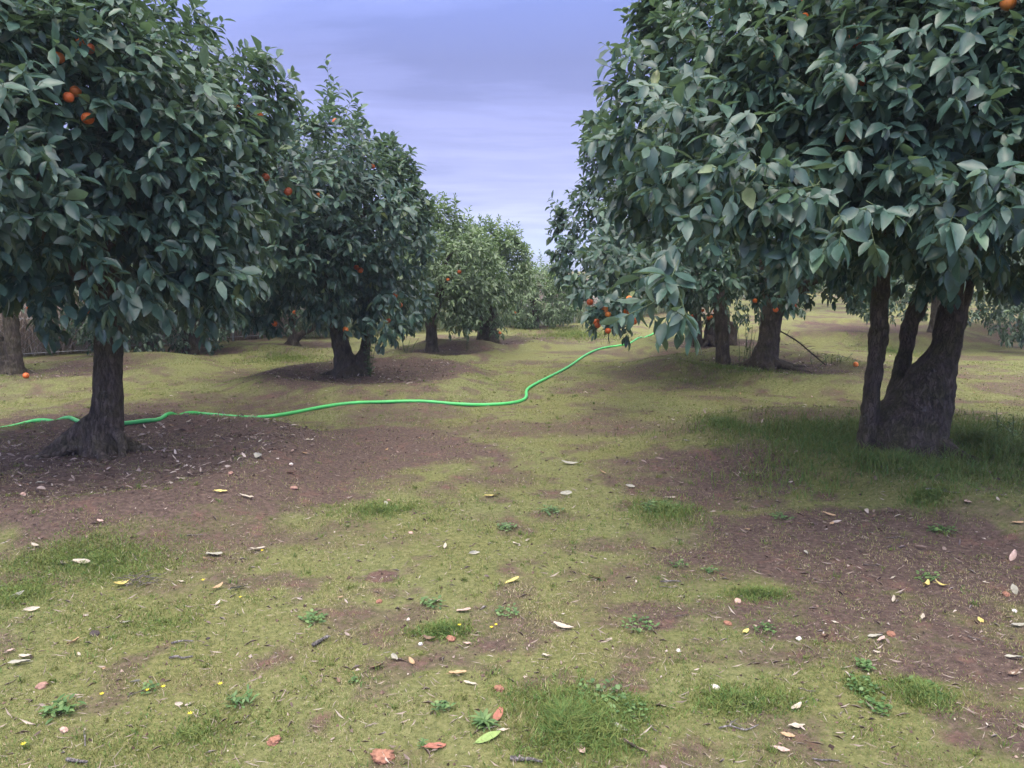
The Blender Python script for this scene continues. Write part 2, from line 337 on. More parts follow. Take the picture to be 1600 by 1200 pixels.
def hill():
    xs = np.linspace(-1400, 1400, 500); ys = np.linspace(780, 1250, 30)
    X, Y = np.meshgrid(xs, ys)
    t = np.clip((Y - 780) / 470, 0, 1)
    ridge = 21 + 9 * (fbm(X * .004, X * 0 + .5, 61, 4) - .5) + 6 * sstep(-100, 150, -X)
    Z = ridge * np.sin(t * pi) ** .8 + 2.2 * (fbm(X * .08, Y * .08, 71, 3) - .5) * np.sin(t * pi) - .5
    ny, nx = X.shape; idx = np.arange(nx * ny).reshape(ny, nx)
    Q = np.stack([idx[:-1, :-1], idx[:-1, 1:], idx[1:, 1:], idx[1:, :-1]], -1).reshape(-1, 4)
    o = link('hills', mesh_np('hills', np.stack([X, Y, Z], -1), None, Q, [M['hill']]))
    tag(o, 'low wooded ridge far behind the orchard', 'hill', kind='structure')
hill()

# ------------------------------------------------------------------ tubes, trunks
def spline(pts, rad, n):
    pts = np.asarray(pts, float); rad = np.asarray(rad, float)
    k = len(pts); u = np.linspace(0, k - 1, n); i = np.clip(u.astype(int), 0, k - 2); f = (u - i)[:, None]
    g = lambda a, j: a[np.clip(j, 0, k - 1)]
    p0, p1, p2, p3 = g(pts, i - 1), g(pts, i), g(pts, i + 1), g(pts, i + 2)
    P = .5 * ((2 * p1) + (-p0 + p2) * f + (2 * p0 - 5 * p1 + 4 * p2 - p3) * f ** 2 + (-p0 + 3 * p1 - 3 * p2 + p3) * f ** 3)
    R = rad[i] * (1 - f[:, 0]) + rad[np.clip(i + 1, 0, k - 1)] * f[:, 0]
    return P, R
class Tubes:
    def __init__(s): s.V = []; s.T = []; s.Q = []; s.n = 0
    def add(s, pts, rad, seg=10, n=None, rs=None, wob=0.0):
        n = n or max(4, len(pts) * 4)
        P, R = spline(pts, rad, n)
        d = unit(np.gradient(P, axis=0)); ref = np.array([0, 0, 1.]) if abs(d[0][2]) < .9 else np.array([1., 0, 0])
        u = np.cross(d[0], ref); u /= np.linalg.norm(u); rings = []
        for k in range(n):
            u = u - d[k] * np.dot(u, d[k]); u /= np.linalg.norm(u); v = np.cross(d[k], u)
            a = np.arange(seg) * 2 * pi / seg
            rr = R[k] * (1 + (wob * (rs.rand(seg) - .5) if rs is not None else 0))
            rings.append(P[k] + (np.cos(a) * rr)[:, None] * u + (np.sin(a) * rr)[:, None] * v)
        V = np.concatenate(rings + [P[:1], P[-1:]]); b = s.n
        i = np.arange(seg); j = (i + 1) % seg
        for k in range(n - 1):
            s.Q.append(np.stack([b + k * seg + i, b + k * seg + j, b + (k + 1) * seg + j, b + (k + 1) * seg + i], -1))
        s.T.append(np.stack([np.full(seg, b + n * seg), b + j, b + i], -1))
        s.T.append(np.stack([np.full(seg, b + n * seg + 1), b + (n - 1) * seg + i, b + (n - 1) * seg + j], -1))
        s.V.append(V); s.n += len(V)
    def mesh(s, name, mats): return mesh_np(name, np.concatenate(s.V), np.concatenate(s.T), np.concatenate(s.Q), mats)
def fuse(me, voxel, disp=0.0, size=.12, smooth=2):
    """voxel-remesh overlapping tubes into one skin"""
    o = bpy.data.objects.new('fuse', me); COL.objects.link(o)
    r = o.modifiers.new('r', 'REMESH'); r.mode = 'VOXEL'; r.voxel_size = voxel; r.use_smooth_shade = True
    s = o.modifiers.new('s', 'SMOOTH'); s.iterations = smooth; s.factor = .5
    if disp:
        tx = bpy.data.textures.new('lump', 'CLOUDS'); tx.noise_scale = size; tx.noise_depth = 3
        d = o.modifiers.new('d', 'DISPLACE'); d.texture = tx; d.strength = disp; d.mid_level = .5; d.texture_coords = 'LOCAL'
    dg = bpy.context.evaluated_depsgraph_get(); ev = o.evaluated_get(dg)
    out = bpy.data.meshes.new_from_object(ev); name = me.name
    bpy.data.objects.remove(o); bpy.data.meshes.remove(me); out.name = name
    out.polygons.foreach_set('use_smooth', np.ones(len(out.polygons), bool))
    return out

# ------------------------------------------------------------------ leaves
def leaves_geo(P, D, Nn, Ln, W, curl, fold, tint, full=True):
    D = unit(D); Nn = unit(Nn - D * np.sum(Nn * D, -1, keepdims=True)); S = np.cross(D, Nn); n = len(P)
    if full:
        st = np.array([0, .26, .58, .83, 1.0]); hw = np.array([0, .78, 1.0, .56, 0])
        mid = [P + D * (s * Ln)[:, None] - Nn * (curl * s * s * Ln)[:, None] for s in st]
        V = list(mid)
        for sg in (1, -1):
            for k in (1, 2, 3):
                V.append(mid[k] + S * (sg * hw[k] * W / 2)[:, None] + Nn * (fold * hw[k] * W / 2)[:, None])
        V = np.stack(V, 1); nv = 11
        T = np.array([[0, 5, 1], [0, 1, 8], [3, 7, 4], [3, 4, 10]]); Qd = np.array([[1, 5, 6, 2], [2, 6, 7, 3], [1, 2, 9, 8], [2, 3, 10, 9]])
    else:
        m1 = P + D * Ln[:, None] - Nn * (curl * Ln)[:, None]; c = P + D * (Ln * .5)[:, None]
        V = np.stack([P, c + S * (W / 2)[:, None] + Nn * (fold * W / 2)[:, None], m1, c - S * (W / 2)[:, None] + Nn * (fold * W / 2)[:, None]], 1); nv = 4
        T = np.array([[0, 2, 1], [0, 3, 2]]); Qd = np.zeros((0, 4), int)
    off = (np.arange(n) * nv)[:, None, None]
    return V.reshape(-1, 3), (T[None] + off).reshape(-1, 3), (Qd[None] + off).reshape(-1, 4), np.repeat(tint, nv)

def superell(c, r, p):
    """f(point) < 1 inside the crown envelope"""
    def f(q):
        d = q - np.asarray(c); up = d[..., 2] > 0
        z = np.abs(d[..., 2]) / np.where(up, r[2], r[3]); pw = np.where(up, p[0], p[1])
        rho = np.sqrt((d[..., 0] / r[0]) ** 2 + (d[..., 1] / r[1]) ** 2)
        return (rho ** pw + z ** pw) ** (1 / pw)
    return f
def crown_shoots(rs, c, r, p, nclump, nshoot, rc, extra=(), inner=.25):
    """positions and axes of leafy shoots on a lumpy shell"""
    i = np.arange(nclump) + .5
    z = 1 - 2 * i / nclump; z = np.sign(z) * np.abs(z) ** .9; az = i * 2.399963 + rs.rand(nclump) * .7
    z = np.clip(z + rs.randn(nclump) * .06, -.97, .98)
    pw = np.where(z > 0, p[0], p[1]); rho = np.maximum(1 - np.abs(z) ** pw, 0) ** (1 / pw)
    rad = rs.uniform(.70, 1.02, nclump)
    C = np.stack([r[0] * rho * np.cos(az), r[1] * rho * np.sin(az), np.where(z > 0, r[2], r[3]) * z], -1) * rad[:, None] + np.asarray(c)
    RC = rc * rs.uniform(.65, 1.35, nclump)
    if len(extra):
        E = np.array(extra, float); C = np.concatenate([C, E[:, :3]]); RC = np.concatenate([RC, E[:, 3]])
    wgt = RC ** 2; wgt = wgt / wgt.sum()
    ci = rs.choice(len(C), nshoot, p=wgt)
    out = unit((C - np.asarray(c)) * np.array([1 / r[0], 1 / r[1], 1 / r[2]]))[ci]
    d = unit(rs.randn(nshoot, 3) + out * .9)
    pos = C[ci] + d * (RC[ci] * rs.uniform(.45, 1.0, nshoot) ** .6)[:, None]
    tint_c = rs.rand(len(C))[ci]
    inn = rs.rand(nshoot) < inner
    pos = np.where(inn[:, None], np.asarray(c) + (pos - np.asarray(c)) * rs.uniform(.5, .85, nshoot)[:, None], pos)
    outd = unit(pos - np.asarray(c))
    hgt = np.clip((pos[:, 2] - c[2]) / r[2], -1, 1)
    ax = unit(d * .55 + outd * .6 + np.stack([0 * hgt, 0 * hgt, .35 + .75 * np.clip(hgt, -.8, 1)], -1) + rs.randn(nshoot, 3) * .28)
    return pos, ax, tint_c, hgt, C, RC
def make_crown(name, rs, mat, pos, ax, tint_c, hgt, lsize, nl, full, clear=(), tbias=0.0, whips=0, stems=True, droop=.55, size_y=None):
    n = len(pos); sl = rs.uniform(.09, .20, n) * (lsize / .11)
    if whips:
        top = np.argsort(-pos[:, 2] - .3 * rs.rand(n))[:max(whips * 4, 1)]; wi = rs.choice(top, whips, replace=False)
        ax[wi] = unit(np.stack([rs.randn(whips) * .25, rs.randn(whips) * .25, np.ones(whips)], -1)); sl[wi] = rs.uniform(.28, .5, whips)
    else: wi = np.zeros(0, int)
    cnt = rs.randint(nl - 2, nl + 3, n); cnt[wi] = nl * 2
    si = np.repeat(np.arange(n), cnt); m = len(si)
    k = np.arange(m) - np.repeat(np.cumsum(cnt) - cnt, cnt); t = (k + .5) / cnt[si]
    A = ax[si]; ref = unit(np.cross(A, rs.randn(m, 3))) ; u = unit(np.cross(A, np.broadcast_to([.3, .2, .93], A.shape))); v = np.cross(A, u)
    az = k * 2.39996 + np.repeat(rs.rand(n) * 6.28, cnt) + rs.randn(m) * .3
    R = u * np.cos(az)[:, None] + v * np.sin(az)[:, None]
    th = np.radians(82 - 45 * t + rs.randn(m) * 12)
    D = A * np.cos(th)[:, None] + R * np.sin(th)[:, None]
    dr = droop * np.clip(.75 - .55 * hgt[si], .1, 1.3) * rs.uniform(.5, 1.4, m)
    D = unit(D + np.stack([0 * dr, 0 * dr, -dr], -1))
    base = pos[si] + A * (sl[si] * t)[:, None]
    Nn = A * .55 + np.array([0, 0, .75]) + rs.randn(m, 3) * .28 + R * .0
    Nn = Nn + np.where(D[:, 2:3] < -.5, R * .9, 0)
    Ln = lsize * rs.uniform(.50, 1.30, m) * (1 - .35 * (t > .85)); W = Ln * rs.uniform(.40, .54, m)
    curl = rs.uniform(-.05, .45, m); fold = rs.uniform(.05, .75, m)
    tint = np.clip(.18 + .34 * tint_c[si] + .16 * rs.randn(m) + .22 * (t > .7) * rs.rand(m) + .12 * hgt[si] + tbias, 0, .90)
    tint = np.where(rs.rand(m) < .016, .88 + .07 * rs.rand(m), tint)
    keep = np.ones(m, bool)
    for q0, q1, rad in clear:
        q0 = np.asarray(q0); q1 = np.asarray(q1); dd = q1 - q0; cen = base + D * (Ln * .5)[:, None]
        s = np.clip((cen - q0) @ dd / (dd @ dd), 0, 1); keep &= np.linalg.norm(cen - q0 - s[:, None] * dd, axis=-1) > rad
    f = keep
    V, T, Qd, tt = leaves_geo(base[f], D[f], Nn[f], Ln[f], W[f], curl[f], fold[f], tint[f], full)
    tm = np.zeros(len(T), int); 
    if stems:
        p0 = pos - ax * .06; p1 = pos + ax * sl[:, None]; uu = unit(np.cross(ax, np.broadcast_to([.3, .2, .93], ax.shape))); vv = np.cross(ax, uu)
        ring = []
        for P_, rr in ((p0, .0026), (p1, .0014)):
            for a in (0, 2.094, 4.189): ring.append(P_ + uu * (cos(a) * rr) + vv * (sin(a) * rr))
        SV = np.stack(ring, 1).reshape(-1, 3); o_ = len(V) + (np.arange(n) * 6)[:, None, None]
        SQ = (np.array([[0, 1, 4, 3], [1, 2, 5, 4], [2, 0, 3, 5]])[None] + o_).reshape(-1, 4)
        qm = np.concatenate([np.zeros(len(Qd), int), np.ones(len(SQ), int)])
        V = np.concatenate([V, SV]); Qd = np.concatenate([Qd, SQ]); tt = np.concatenate([tt, np.full(len(SV), .3)])
    else: qm = np.zeros(len(Qd), int)
    return mesh_np(name, V, T, Qd, [mat, M['stem']], tm, qm, {'tint': tt})

# ------------------------------------------------------------------ orange fruit
def orange_mesh():
    nu, nv = 20, 13; V = []; T = []; Qd = []
    for j in range(nv):
        ph = pi * (j / (nv - 1)); 
        for i in range(nu):
            a = 2 * pi * i / nu; r = sin(ph); z = .94 * cos(ph)
            if j < 2: z -= .05 * (1 - j / 2)
            if j > nv - 3: z += .03
            V.append((r * cos(a), r * sin(a), z))
    for j in range(nv - 1):
        for i in range(nu):
            Qd.append((j * nu + i, (j + 1) * nu + i, (j + 1) * nu + (i + 1) % nu, j * nu + (i + 1) % nu))
    qm = [0] * len(Qd); b = len(V)
    # star calyx and stalk
    V.append((0, 0, .93))
    for i in range(10):
        a = 2 * pi * i / 10; r = .26 if i % 2 else .12; V.append((r * cos(a), r * sin(a), .935 if i % 2 else .96))
    for i in range(10): T.append((b, b + 1 + i, b + 1 + (i + 1) % 10))
    s = len(V)
    for z_, r in ((.92, .07), (1.5, .045)):
        for i in range(5): V.append((r * cos(i * 1.2566) + (z_ - .92) * .12, r * sin(i * 1.2566), z_))
    for i in range(5): Qd.append((s + i, s + (i + 1) % 5, s + 5 + (i + 1) % 5, s + 5 + i)); qm.append(1)
    return mesh_np('orange', V, T, Qd, [M['orange'], M['calyx']], [1] * len(T), qm)
ORANGE = orange_mesh()

# ------------------------------------------------------------------ trees
ORCHARD = 'orange trees standing in the orchard'
def limbs_to(tb, rs, start, targets, r0, c):
    for q in targets:
        q = np.asarray(q); s = np.asarray(start); mid1 = s + (q - s) * .35 + np.array([0, 0, .18]) + rs.randn(3) * .06; mid2 = s + (q - s) * .7 + np.array([0, 0, .14]) + rs.randn(3) * .08
        tb.add([s, mid1, mid2, q], [r0, r0 * .72, r0 * .45, r0 * .2], 8, 14, rs, .12)
def tree(key, label, seed, trunk_fn, c, r, p=(2.3, 3.5), nclump=60, nshoot=2500, rc=.45, lsize=.115, nl=8, full=True, mat='leaf', oranges=(), extra=(),
         tbias=0., oenv=(.84, .96), whips=10, voxel=.014, bark='bark', nlimb=8, disp=.03, stems=True, clearz=()):
    rs = RS(seed); x, y = TXY[key]; z = float(height(x, y)); base = np.array([x, y, z])
    root = empty('orange_tree', base); tag(root, label, 'tree', ORCHARD)
    env = superell(c, r, p); extra = list(extra)
    # fruit
    fr = []; clear = list(clearz)
    for o in oranges:
        px, py = o[0], o[1]; d = ray(px, py); 
        if len(o) > 2 and o[2]:
            q = at_depth(px, py, o[2])
            if key != 'R2': extra += [(q[0], q[1] + .03, q[2] + .16, .17), tuple(q * .75 + np.asarray(c) * .25 + np.array([0, 0, .15])) + (.22,)]
        else:
            ts = np.linspace(1.5, 30, 1500); pts = EYE + ts[:, None] * d; fv = env(pts); ins = np.where(fv < rs.uniform(*oenv))[0]
            k = ins[0] if len(ins) else int(np.argmin(fv)); q = pts[k]
            if len(ins) == 0: extra += [(q[0], q[1] + .03, q[2] + .16, .17), tuple(q * .75 + np.asarray(c) * .25 + np.array([0, 0, .15])) + (.22,)]
        fr.append(q); tow = unit(EYE - q)
        clear.append((q, q + tow * .24, rs.uniform(.035, .07)))
    pos, ax, tc_, hg, C, RC = crown_shoots(rs, c, r, p, nclump, nshoot, rc, extra)
    me = make_crown('crown', rs, M[mat], pos, ax, tc_, hg, lsize, nl, full, clear, tbias, whips, stems)
    me.transform(__import__('mathutils').Matrix.Translation(-base))
    link('crown', me, root)
    tb = Tubes(); tops = trunk_fn(tb, rs, base)
    if nlimb:
        cand = C[C[:, 2] > c[2] - .5 * r[3]]
        for _ in range(nlimb):
            q = cand[rs.randint(len(cand))]; q = np.asarray(c) + (q - np.asarray(c)) * .88
            s, r0 = min(tops, key=lambda tr: np.linalg.norm(tr[0] - q) + rs.rand() * .5)
            limbs_to(tb, rs, s, [q], r0 * .62, c)
    tm = fuse(tb.mesh('trunk', [M[bark]]), voxel, disp, .10)
    tm.transform(__import__('mathutils').Matrix.Translation(-base))
    link('trunk', tm, root)
    for q in fr:
        s = rs.uniform(.030, .039); o = link('orange', ORANGE, root, q - base); o.scale = (s, s, s); o.rotation_euler = (rs.randn() * .35, rs.randn() * .35, rs.rand() * 6)
    return root
def roots(tb, rs, base, n, r0, ln, a0=0.0, sink=.06):
    for i in range(n):
        a = a0 + 2 * pi * i / n + rs.randn() * .25; L_ = ln * rs.uniform(.6, 1.25); bend = rs.randn() * .35
        pts = []
        for t in (0, .3, .6, 1):
            aa = a + bend * t; rr = L_ * t; px_, py_ = base[0] + cos(aa) * rr, base[1] + sin(aa) * rr
            pts.append((px_, py_, float(height(px_, py_)) + (.16 * (1 - t) ** 2.5) + r0 * .25 * (1 - t) - sink * t))
        tb.add(pts, [r0, r0 * .7, r0 * .42, r0 * .15], 8, 12, rs, .15)
def stem(tb, rs, base, pts, rad, seg=14, n=None, wob=.10):
    P = [base + np.array(q) for q in pts]; tb.add(P, rad, seg, n or len(pts) * 5, rs, wob); return (P[-1], rad[-1])

# --- big orange tree by the hose on the left
def trunk_L1(tb, rs, b):
    t = stem(tb, rs, b, [(0, 0, -.08), (-.01, 0, .10), (.04, .0, .30), (.07, .0, .6), (.09, .02, .95), (.10, .03, 1.25), (.06, .05, 1.5)], [.20, .165, .122, .106, .104, .112, .125])
    roots(tb, rs, b, 9, .062, .62, .4, .04)
    tb.add([b + np.array((-.05, -.05, .25)), b + np.array((-.26, -.1, .10)), b + np.array((-.42, -.16, -.03))], [.075, .06, .04], 8, 10)
    tb.add([b + np.array((.06, -.05, .25)), b + np.array((.2, -.12, .12)), b + np.array((.24, -.22, -.02))], [.05, .04, .03], 8, 10)
    a = stem(tb, rs, b, [(.08, .02, 1.2), (-.10, -.05, 1.5), (-.35, -.15, 1.9)], [.10, .085, .06]); c_ = stem(tb, rs, b, [(.08, .03, 1.3), (.2, .05, 1.65), (.45, .0, 2.0)], [.10, .08, .055])
    return [t, a, c_]
x, y = TXY['L1']
tree('L1', 'big single stemmed orange tree with flared roots beside the green hose', 11, trunk_L1, (x - .38, y - .25, 2.45), (1.46, 1.5, 1.14, .84), (2.0, 4.5), 80, 5200, .44, .118, 8, oenv=(.94, 1.06),
     oranges=[(128, 64), (140, 76), (91, 90), (118, 143), (107, 152), (137, 185), (368, 168), (405, 183), (415, 277), (450, 299), (295, 205), (66, 512, 5.6), (136, 484, 6.6)], whips=40,
     extra=[(x + 1.0, y - .6, 1.52, .36), (x - .9, y - 1.2, 1.45, .35), (x + .9, y - .2, 1.62, .4)])
# --- second left tree, twin stems
def trunk_L2(tb, rs, b):
    t = stem(tb, rs, b, [(-.03, 0, -.06), (-.05, 0, .12), (-.10, 0, .32), (-.16, 0, .62), (-.22, .0, .95), (-.26, .03, 1.3)], [.27, .19, .125, .11, .105, .11])
    u = stem(tb, rs, b, [(.05, .03, -.06), (.12, .03, .12), (.2, .03, .35), (.25, .05, .7), (.28, .06, 1.1)], [.22, .14, .075, .065, .06])
    roots(tb, rs, b, 8, .08, .62, .1)
    return [t, u]
x, y = TXY['L2']
tree('L2', 'orange tree with twin stems on the mound just beyond the hose', 12, trunk_L2, (x - .50, y - .25, 2.15), (1.30, 1.3, .90, .92), (3.6, 3.5), 60, 3500, .42, .118, 8, tbias=.03, oenv=(.9, 1.02),
     oranges=[(524, 190), (582, 260), (557, 418), (563, 422), (617, 462), (625, 477), (607, 501), (540, 515), (429, 506), (498, 305), (470, 258)], whips=12,
     extra=[(x - 1.0, y - .9, 1.25, .4), (x + .80, y - .6, 1.15, .36), (x + .62, y - .8, .92, .28), (x + .42, y - .3, 2.75, .42), (x - 1.2, y - .5, 2.7, .42), (x - 1.5, y - .3, 2.3, .45), (x - .7, y - .4, 2.85, .38)])
# --- left edge tree
def trunk_L0(tb, rs, b):
    t = stem(tb, rs, b, [(.05, 0, -.05), (.05, 0, .2), (.07, 0, .6), (.06, 0, 1.1)], [.16, .12, .1, .1])
    u = stem(tb, rs, b, [(-.15, -.05, -.05), (-.18, 0, .2), (-.22, 0, .42), (-.2, 0, .55)], [.22, .19, .17, .12])
    roots(tb, rs, b, 6, .06, .4); return [t]
x, y = TXY['L0']
tree('L0', 'orange tree at the left edge with a cut stump against its stem', 13, trunk_L0, (x - .5, y, 2.2), (1.5, 1.4, 1.2, .95), (2.4, 3), 40, 1200, .45, .118, 7, full=False, mat='leaf_mid',
     oranges=[(46, 481)], nlimb=5, stems=False, whips=0)
# --- far left trees
def trunk_wide(w_, h_, lean=0.):
    def fn(tb, rs, b):
        t = stem(tb, rs, b, [(0, 0, -.06), (0, 0, .1), (lean * .3, 0, .35), (lean, 0, h_)], [w_ * 1.35, w_ * 1.05, w_ * .9, w_ * .95])
        roots(tb, rs, b, 6, w_ * .35, w_ * 2.0); return [t]
    return fn
x, y = TXY['M1']
tree('M1', 'thick trunked orange tree between the two big left crowns, yellow leaf on its side', 14, trunk_wide(.19, .95), (x - .1, y, 1.75), (1.35, 1.2, 1.1, 1.05), (2.3, 3), 36, 1000, .42, .11, 7, full=False, mat='leaf_mid',
     oranges=[(224, 491), (296, 494), (300, 478)], nlimb=4, stems=False, whips=4)
x, y = TXY['B0']
tree('B0', 'dense low orange bush tree hanging to the ground behind the hose tree', 15, trunk_wide(.1, .6), (x - .05, y + .1, 1.2), (1.35, 1.0, 1.0, 1.0), (2.3, 4), 40, 1300, .4, .10, 7, full=False, mat='leaf_mid',
     oranges=[(160, 499), (162, 522), (141, 500), (190, 470)], nlimb=3, stems=False, whips=4)
x, y = TXY['M2']
tree('M2', 'slim stemmed orange tree at the far fence between big left crowns', 16, trunk_wide(.11, .8), (x + .2, y, 1.9), (1.4, 1.3, 1.0, 1.0), (2.3, 3), 32, 800, .42, .11, 7, full=False, mat='leaf_mid', nlimb=4, stems=False, whips=4)
def trunk_M3(tb, rs, b):
    t = stem(tb, rs, b, [(0, 0, -.05), (0, 0, .2), (.02, 0, .6), (-.05, 0, 1.0)], [.14, .1, .085, .08])
    u = stem(tb, rs, b, [(.05, 0, .1), (.22, 0, .25), (.42, 0, .35), (.5, 0, .6)], [.08, .06, .05, .05])
    roots(tb, rs, b, 6, .05, .35); return [t, u]
x, y = TXY['M3']
tree('M3', 'small orange tree with a crooked low limb behind the twin stemmed tree', 17, trunk_M3, (x, y, 1.85), (1.3, 1.2, 1.0, .95), (2.3, 3), 34, 900, .4, .11, 7, full=False, mat='leaf_mid', oranges=[(446, 483), (460, 488)], nlimb=4, stems=False, whips=4)
# --- centre trees
x, y = TXY['L3']
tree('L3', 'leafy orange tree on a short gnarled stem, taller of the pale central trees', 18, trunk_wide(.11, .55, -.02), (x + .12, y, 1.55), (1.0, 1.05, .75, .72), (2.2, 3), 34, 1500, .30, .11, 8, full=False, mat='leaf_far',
     oranges=[(700, 437), (718, 425)], nlimb=5, whips=46, tbias=-.10, extra=[(x + .3, y, 2.3, .3), (x - .2, y, 2.2, .32)])
x, y = TXY['L4']
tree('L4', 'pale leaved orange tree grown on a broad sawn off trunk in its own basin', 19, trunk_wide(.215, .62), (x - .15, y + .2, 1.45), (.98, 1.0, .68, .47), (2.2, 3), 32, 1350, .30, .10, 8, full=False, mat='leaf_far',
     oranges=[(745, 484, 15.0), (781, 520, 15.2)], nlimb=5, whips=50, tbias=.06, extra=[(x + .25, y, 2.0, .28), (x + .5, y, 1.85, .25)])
x, y = TXY['C1']
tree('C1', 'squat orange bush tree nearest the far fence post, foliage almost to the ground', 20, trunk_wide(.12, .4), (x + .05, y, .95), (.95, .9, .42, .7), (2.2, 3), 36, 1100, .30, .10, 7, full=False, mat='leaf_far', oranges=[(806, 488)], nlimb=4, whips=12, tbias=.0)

# --- the big right tree
def trunk_R1(tb, rs, b):
    S = .00525
    f = lambda px, py, dy=0.: ((px - 1418) * S, dy, (722 - py) * S)
    # burl base
    tb.add([b + np.array(f(1408, 745)), b + np.array(f(1410, 700)), b + np.array(f(1427, 660)), b + np.array(f(1436, 622)), b + np.array(f(1452, 588)), b + np.array(f(1462, 560))], [.38, .31, .245, .18, .12, .09], 20, 34, rs, .06)
    t = stem(tb, rs, b, [f(1455, 640), f(1460, 580), f(1465, 540), f(1470, 500), f(1476, 460), f(1480, 430), f(1488, 390), f(1496, 330)], [.13, .112, .108, .105, .10, .10, .115, .11])
    tb.add([b + np.array(f(1462, 700)), b + np.array(f(1470, 650)), b + np.array(f(1466, 600))], [.075, .06, .06], 12, 14)
    m = stem(tb, rs, b, [f(1408, 655, .12), f(1418, 610, .2), f(1426, 575, .24), f(1432, 535, .26), f(1444, 500, .26), f(1452, 470, .22), f(1462, 420, .15)], [.10, .075, .055, .068, .066, .058, .06])
    l = stem(tb, rs, b, [f(1350, 745, -.05), f(1350, 700, -.06), f(1351, 640, -.06), f(1354, 585, -.05), f(1357, 545, -.05), f(1355, 515, -.05), f(1355, 470, -.04), f(1350, 445, -.04), f(1328, 425, 0), f(1310, 395, 0)],
             [.11, .078, .066, .064, .074, .064, .066, .078, .06, .05], 14, 54)
    l2 = stem(tb, rs, b, [f(1352, 455, -.04), f(1366, 425, 0), f(1375, 360, .05)], [.06, .055, .05])
    tb.add([b + np.array(f(1352, 735)), b + np.array(f(1362, 700)), b + np.array(f(1385, 672)), b + np.array(f(1415, 650))], [.11, .085, .10, .14], 12, 20)
    roots(tb, rs, b, 8, .12, .7, .3)
    return [t, m, l, l2]
x, y = TXY['R1']
tree('R1', 'biggest orange tree with a swollen burled base in tall grass on the right', 21, trunk_R1, (x + .08, y - .65, 2.55), (2.14, 1.95, .95, .52), (2.3, 6), oenv=(.93, 1.03), nclump=150, nshoot=12500, rc=.40, lsize=.099, nl=8,
     oranges=[(1335, 63), (1140, 16), (1160, 2), (1250, 4), (1213, 86), (1253, 30), (1320, 214), (1465, 248), (1470, 312), (1456, 330), (1340, 128), (1480, 298), (1575, 5), (972, 232), (1150, 358)], whips=36, bark='bark_old', disp=.04,
     extra=[(.67, 3.25, 1.38, .11), (.70, 3.3, 1.52, .11), (.80, 3.4, 1.68, .13), (.98, 3.45, 1.86, .2), (1.15, 3.5, 1.95, .24), (2.2, 4.9, 1.74, .28), (2.75, 5.0, 1.72, .3), (3.3, 5.0, 1.74, .3), (2.0, 4.2, 1.82, .26), (3.6, 5.6, 1.74, .34), (2.6, 4.2, 1.84, .26), (.85, 3.8, 2.1, .3), (1.35, 3.4, 1.78, .26), (2.0, 3.4, 1.82, .24), (.80, 4.3, 2.2, .3), (.86, 4.5, 2.55, .28), (1.15, 4.5, 2.8, .28), (.95, 4.6, 2.0, .3)], nlimb=14)
def trunk_R2(tb, rs, b):
    t = stem(tb, rs, b, [(0, 0, -.08), (.02, 0, .15), (.06, 0, .4), (.08, .0, .7), (.12, .0, .95)], [.30, .2, .155, .155, .17])
    a = stem(tb, rs, b, [(.10, 0, .8), (.28, .0, 1.02), (.5, .0, 1.15), (.8, 0, 1.4)], [.13, .11, .09, .07]); d_ = stem(tb, rs, b, [(.1, 0, .9), (.02, 0, 1.15), (-.1, 0, 1.5)], [.13, .11, .09])
    u = stem(tb, rs, b, [(-.50, .35, -.05), (-.52, .35, .25), (-.56, .35, .7), (-.62, .35, 1.1), (-.78, .35, 1.35)], [.125, .105, .10, .105, .08])
    roots(tb, rs, b, 11, .07, .75, .0, .02)
    return [a, d_, u]
x, y = TXY['R2']
tree('R2', 'orange tree with spidery roots and forked trunk, clusters of fruit low on its left', 22, trunk_R2, (x - .58, y - .35, 2.15), (2.1, 1.9, 1.5, .85), (2.5, 4.5), 80, 3800, .42, .118, 8, tbias=.0,
     oranges=[(922, 472, 7.70), (932, 503, 7.70), (934, 508, 7.65), (950, 491, 7.50), (965, 498, 7.50), (979, 487, 7.65), (983, 467, 7.55), (982, 500, 7.70), (990, 502, 7.50), (950, 517, 7.50), (945, 483, 7.50), (1240, 478), (1180, 470), (1212, 484)],
     extra=[(.92, 7.75, 1.18, .22), (1.15, 7.8, 1.14, .24), (1.0, 8.0, 1.36, .3), (1.28, 8.0, 1.2, .24), (1.1, 8.1, 1.55, .36), (1.15, 8.6, 1.75, .35), (1.25, 9.0, 2.2, .3)], whips=14)
def trunk_R3(tb, rs, b):
    t = stem(tb, rs, b, [(-.25, 0, -.05), (-.27, 0, .2), (-.28, 0, .6), (-.3, 0, 1.1)], [.15, .12, .1, .1])
    for dx, hh in ((0.02, .62), (.17, .68), (.33, .6), (.46, .45)):
        stem(tb, rs, b, [(dx, .1, -.05), (dx, .1, .3), (dx + rs.randn() * .02, .1, hh)], [.12, .10, .075])
    u = stem(tb, rs, b, [(.2, .1, .4), (.25, .1, .8), (.3, .1, 1.1)], [.08, .07, .06])
    roots(tb, rs, b, 8, .06, .6); return [t, u]
x, y = TXY['R3']
tree('R3', 'orange tree regrowing from a ring of dark cut stumps behind the forked tree', 23, trunk_R3, (x + .1, y, 1.95), (1.5, 1.35, 1.1, .95), (2.3, 3.5), 40, 1300, .42, .11, 7, full=False, mat='leaf_mid',
     oranges=[(1081, 494), (1074, 497), (1098, 485), (1111, 495), (1120, 496), (1117, 486), (1107, 497), (1125, 493)], nlimb=4, stems=False, whips=4)
x, y = TXY['R4']
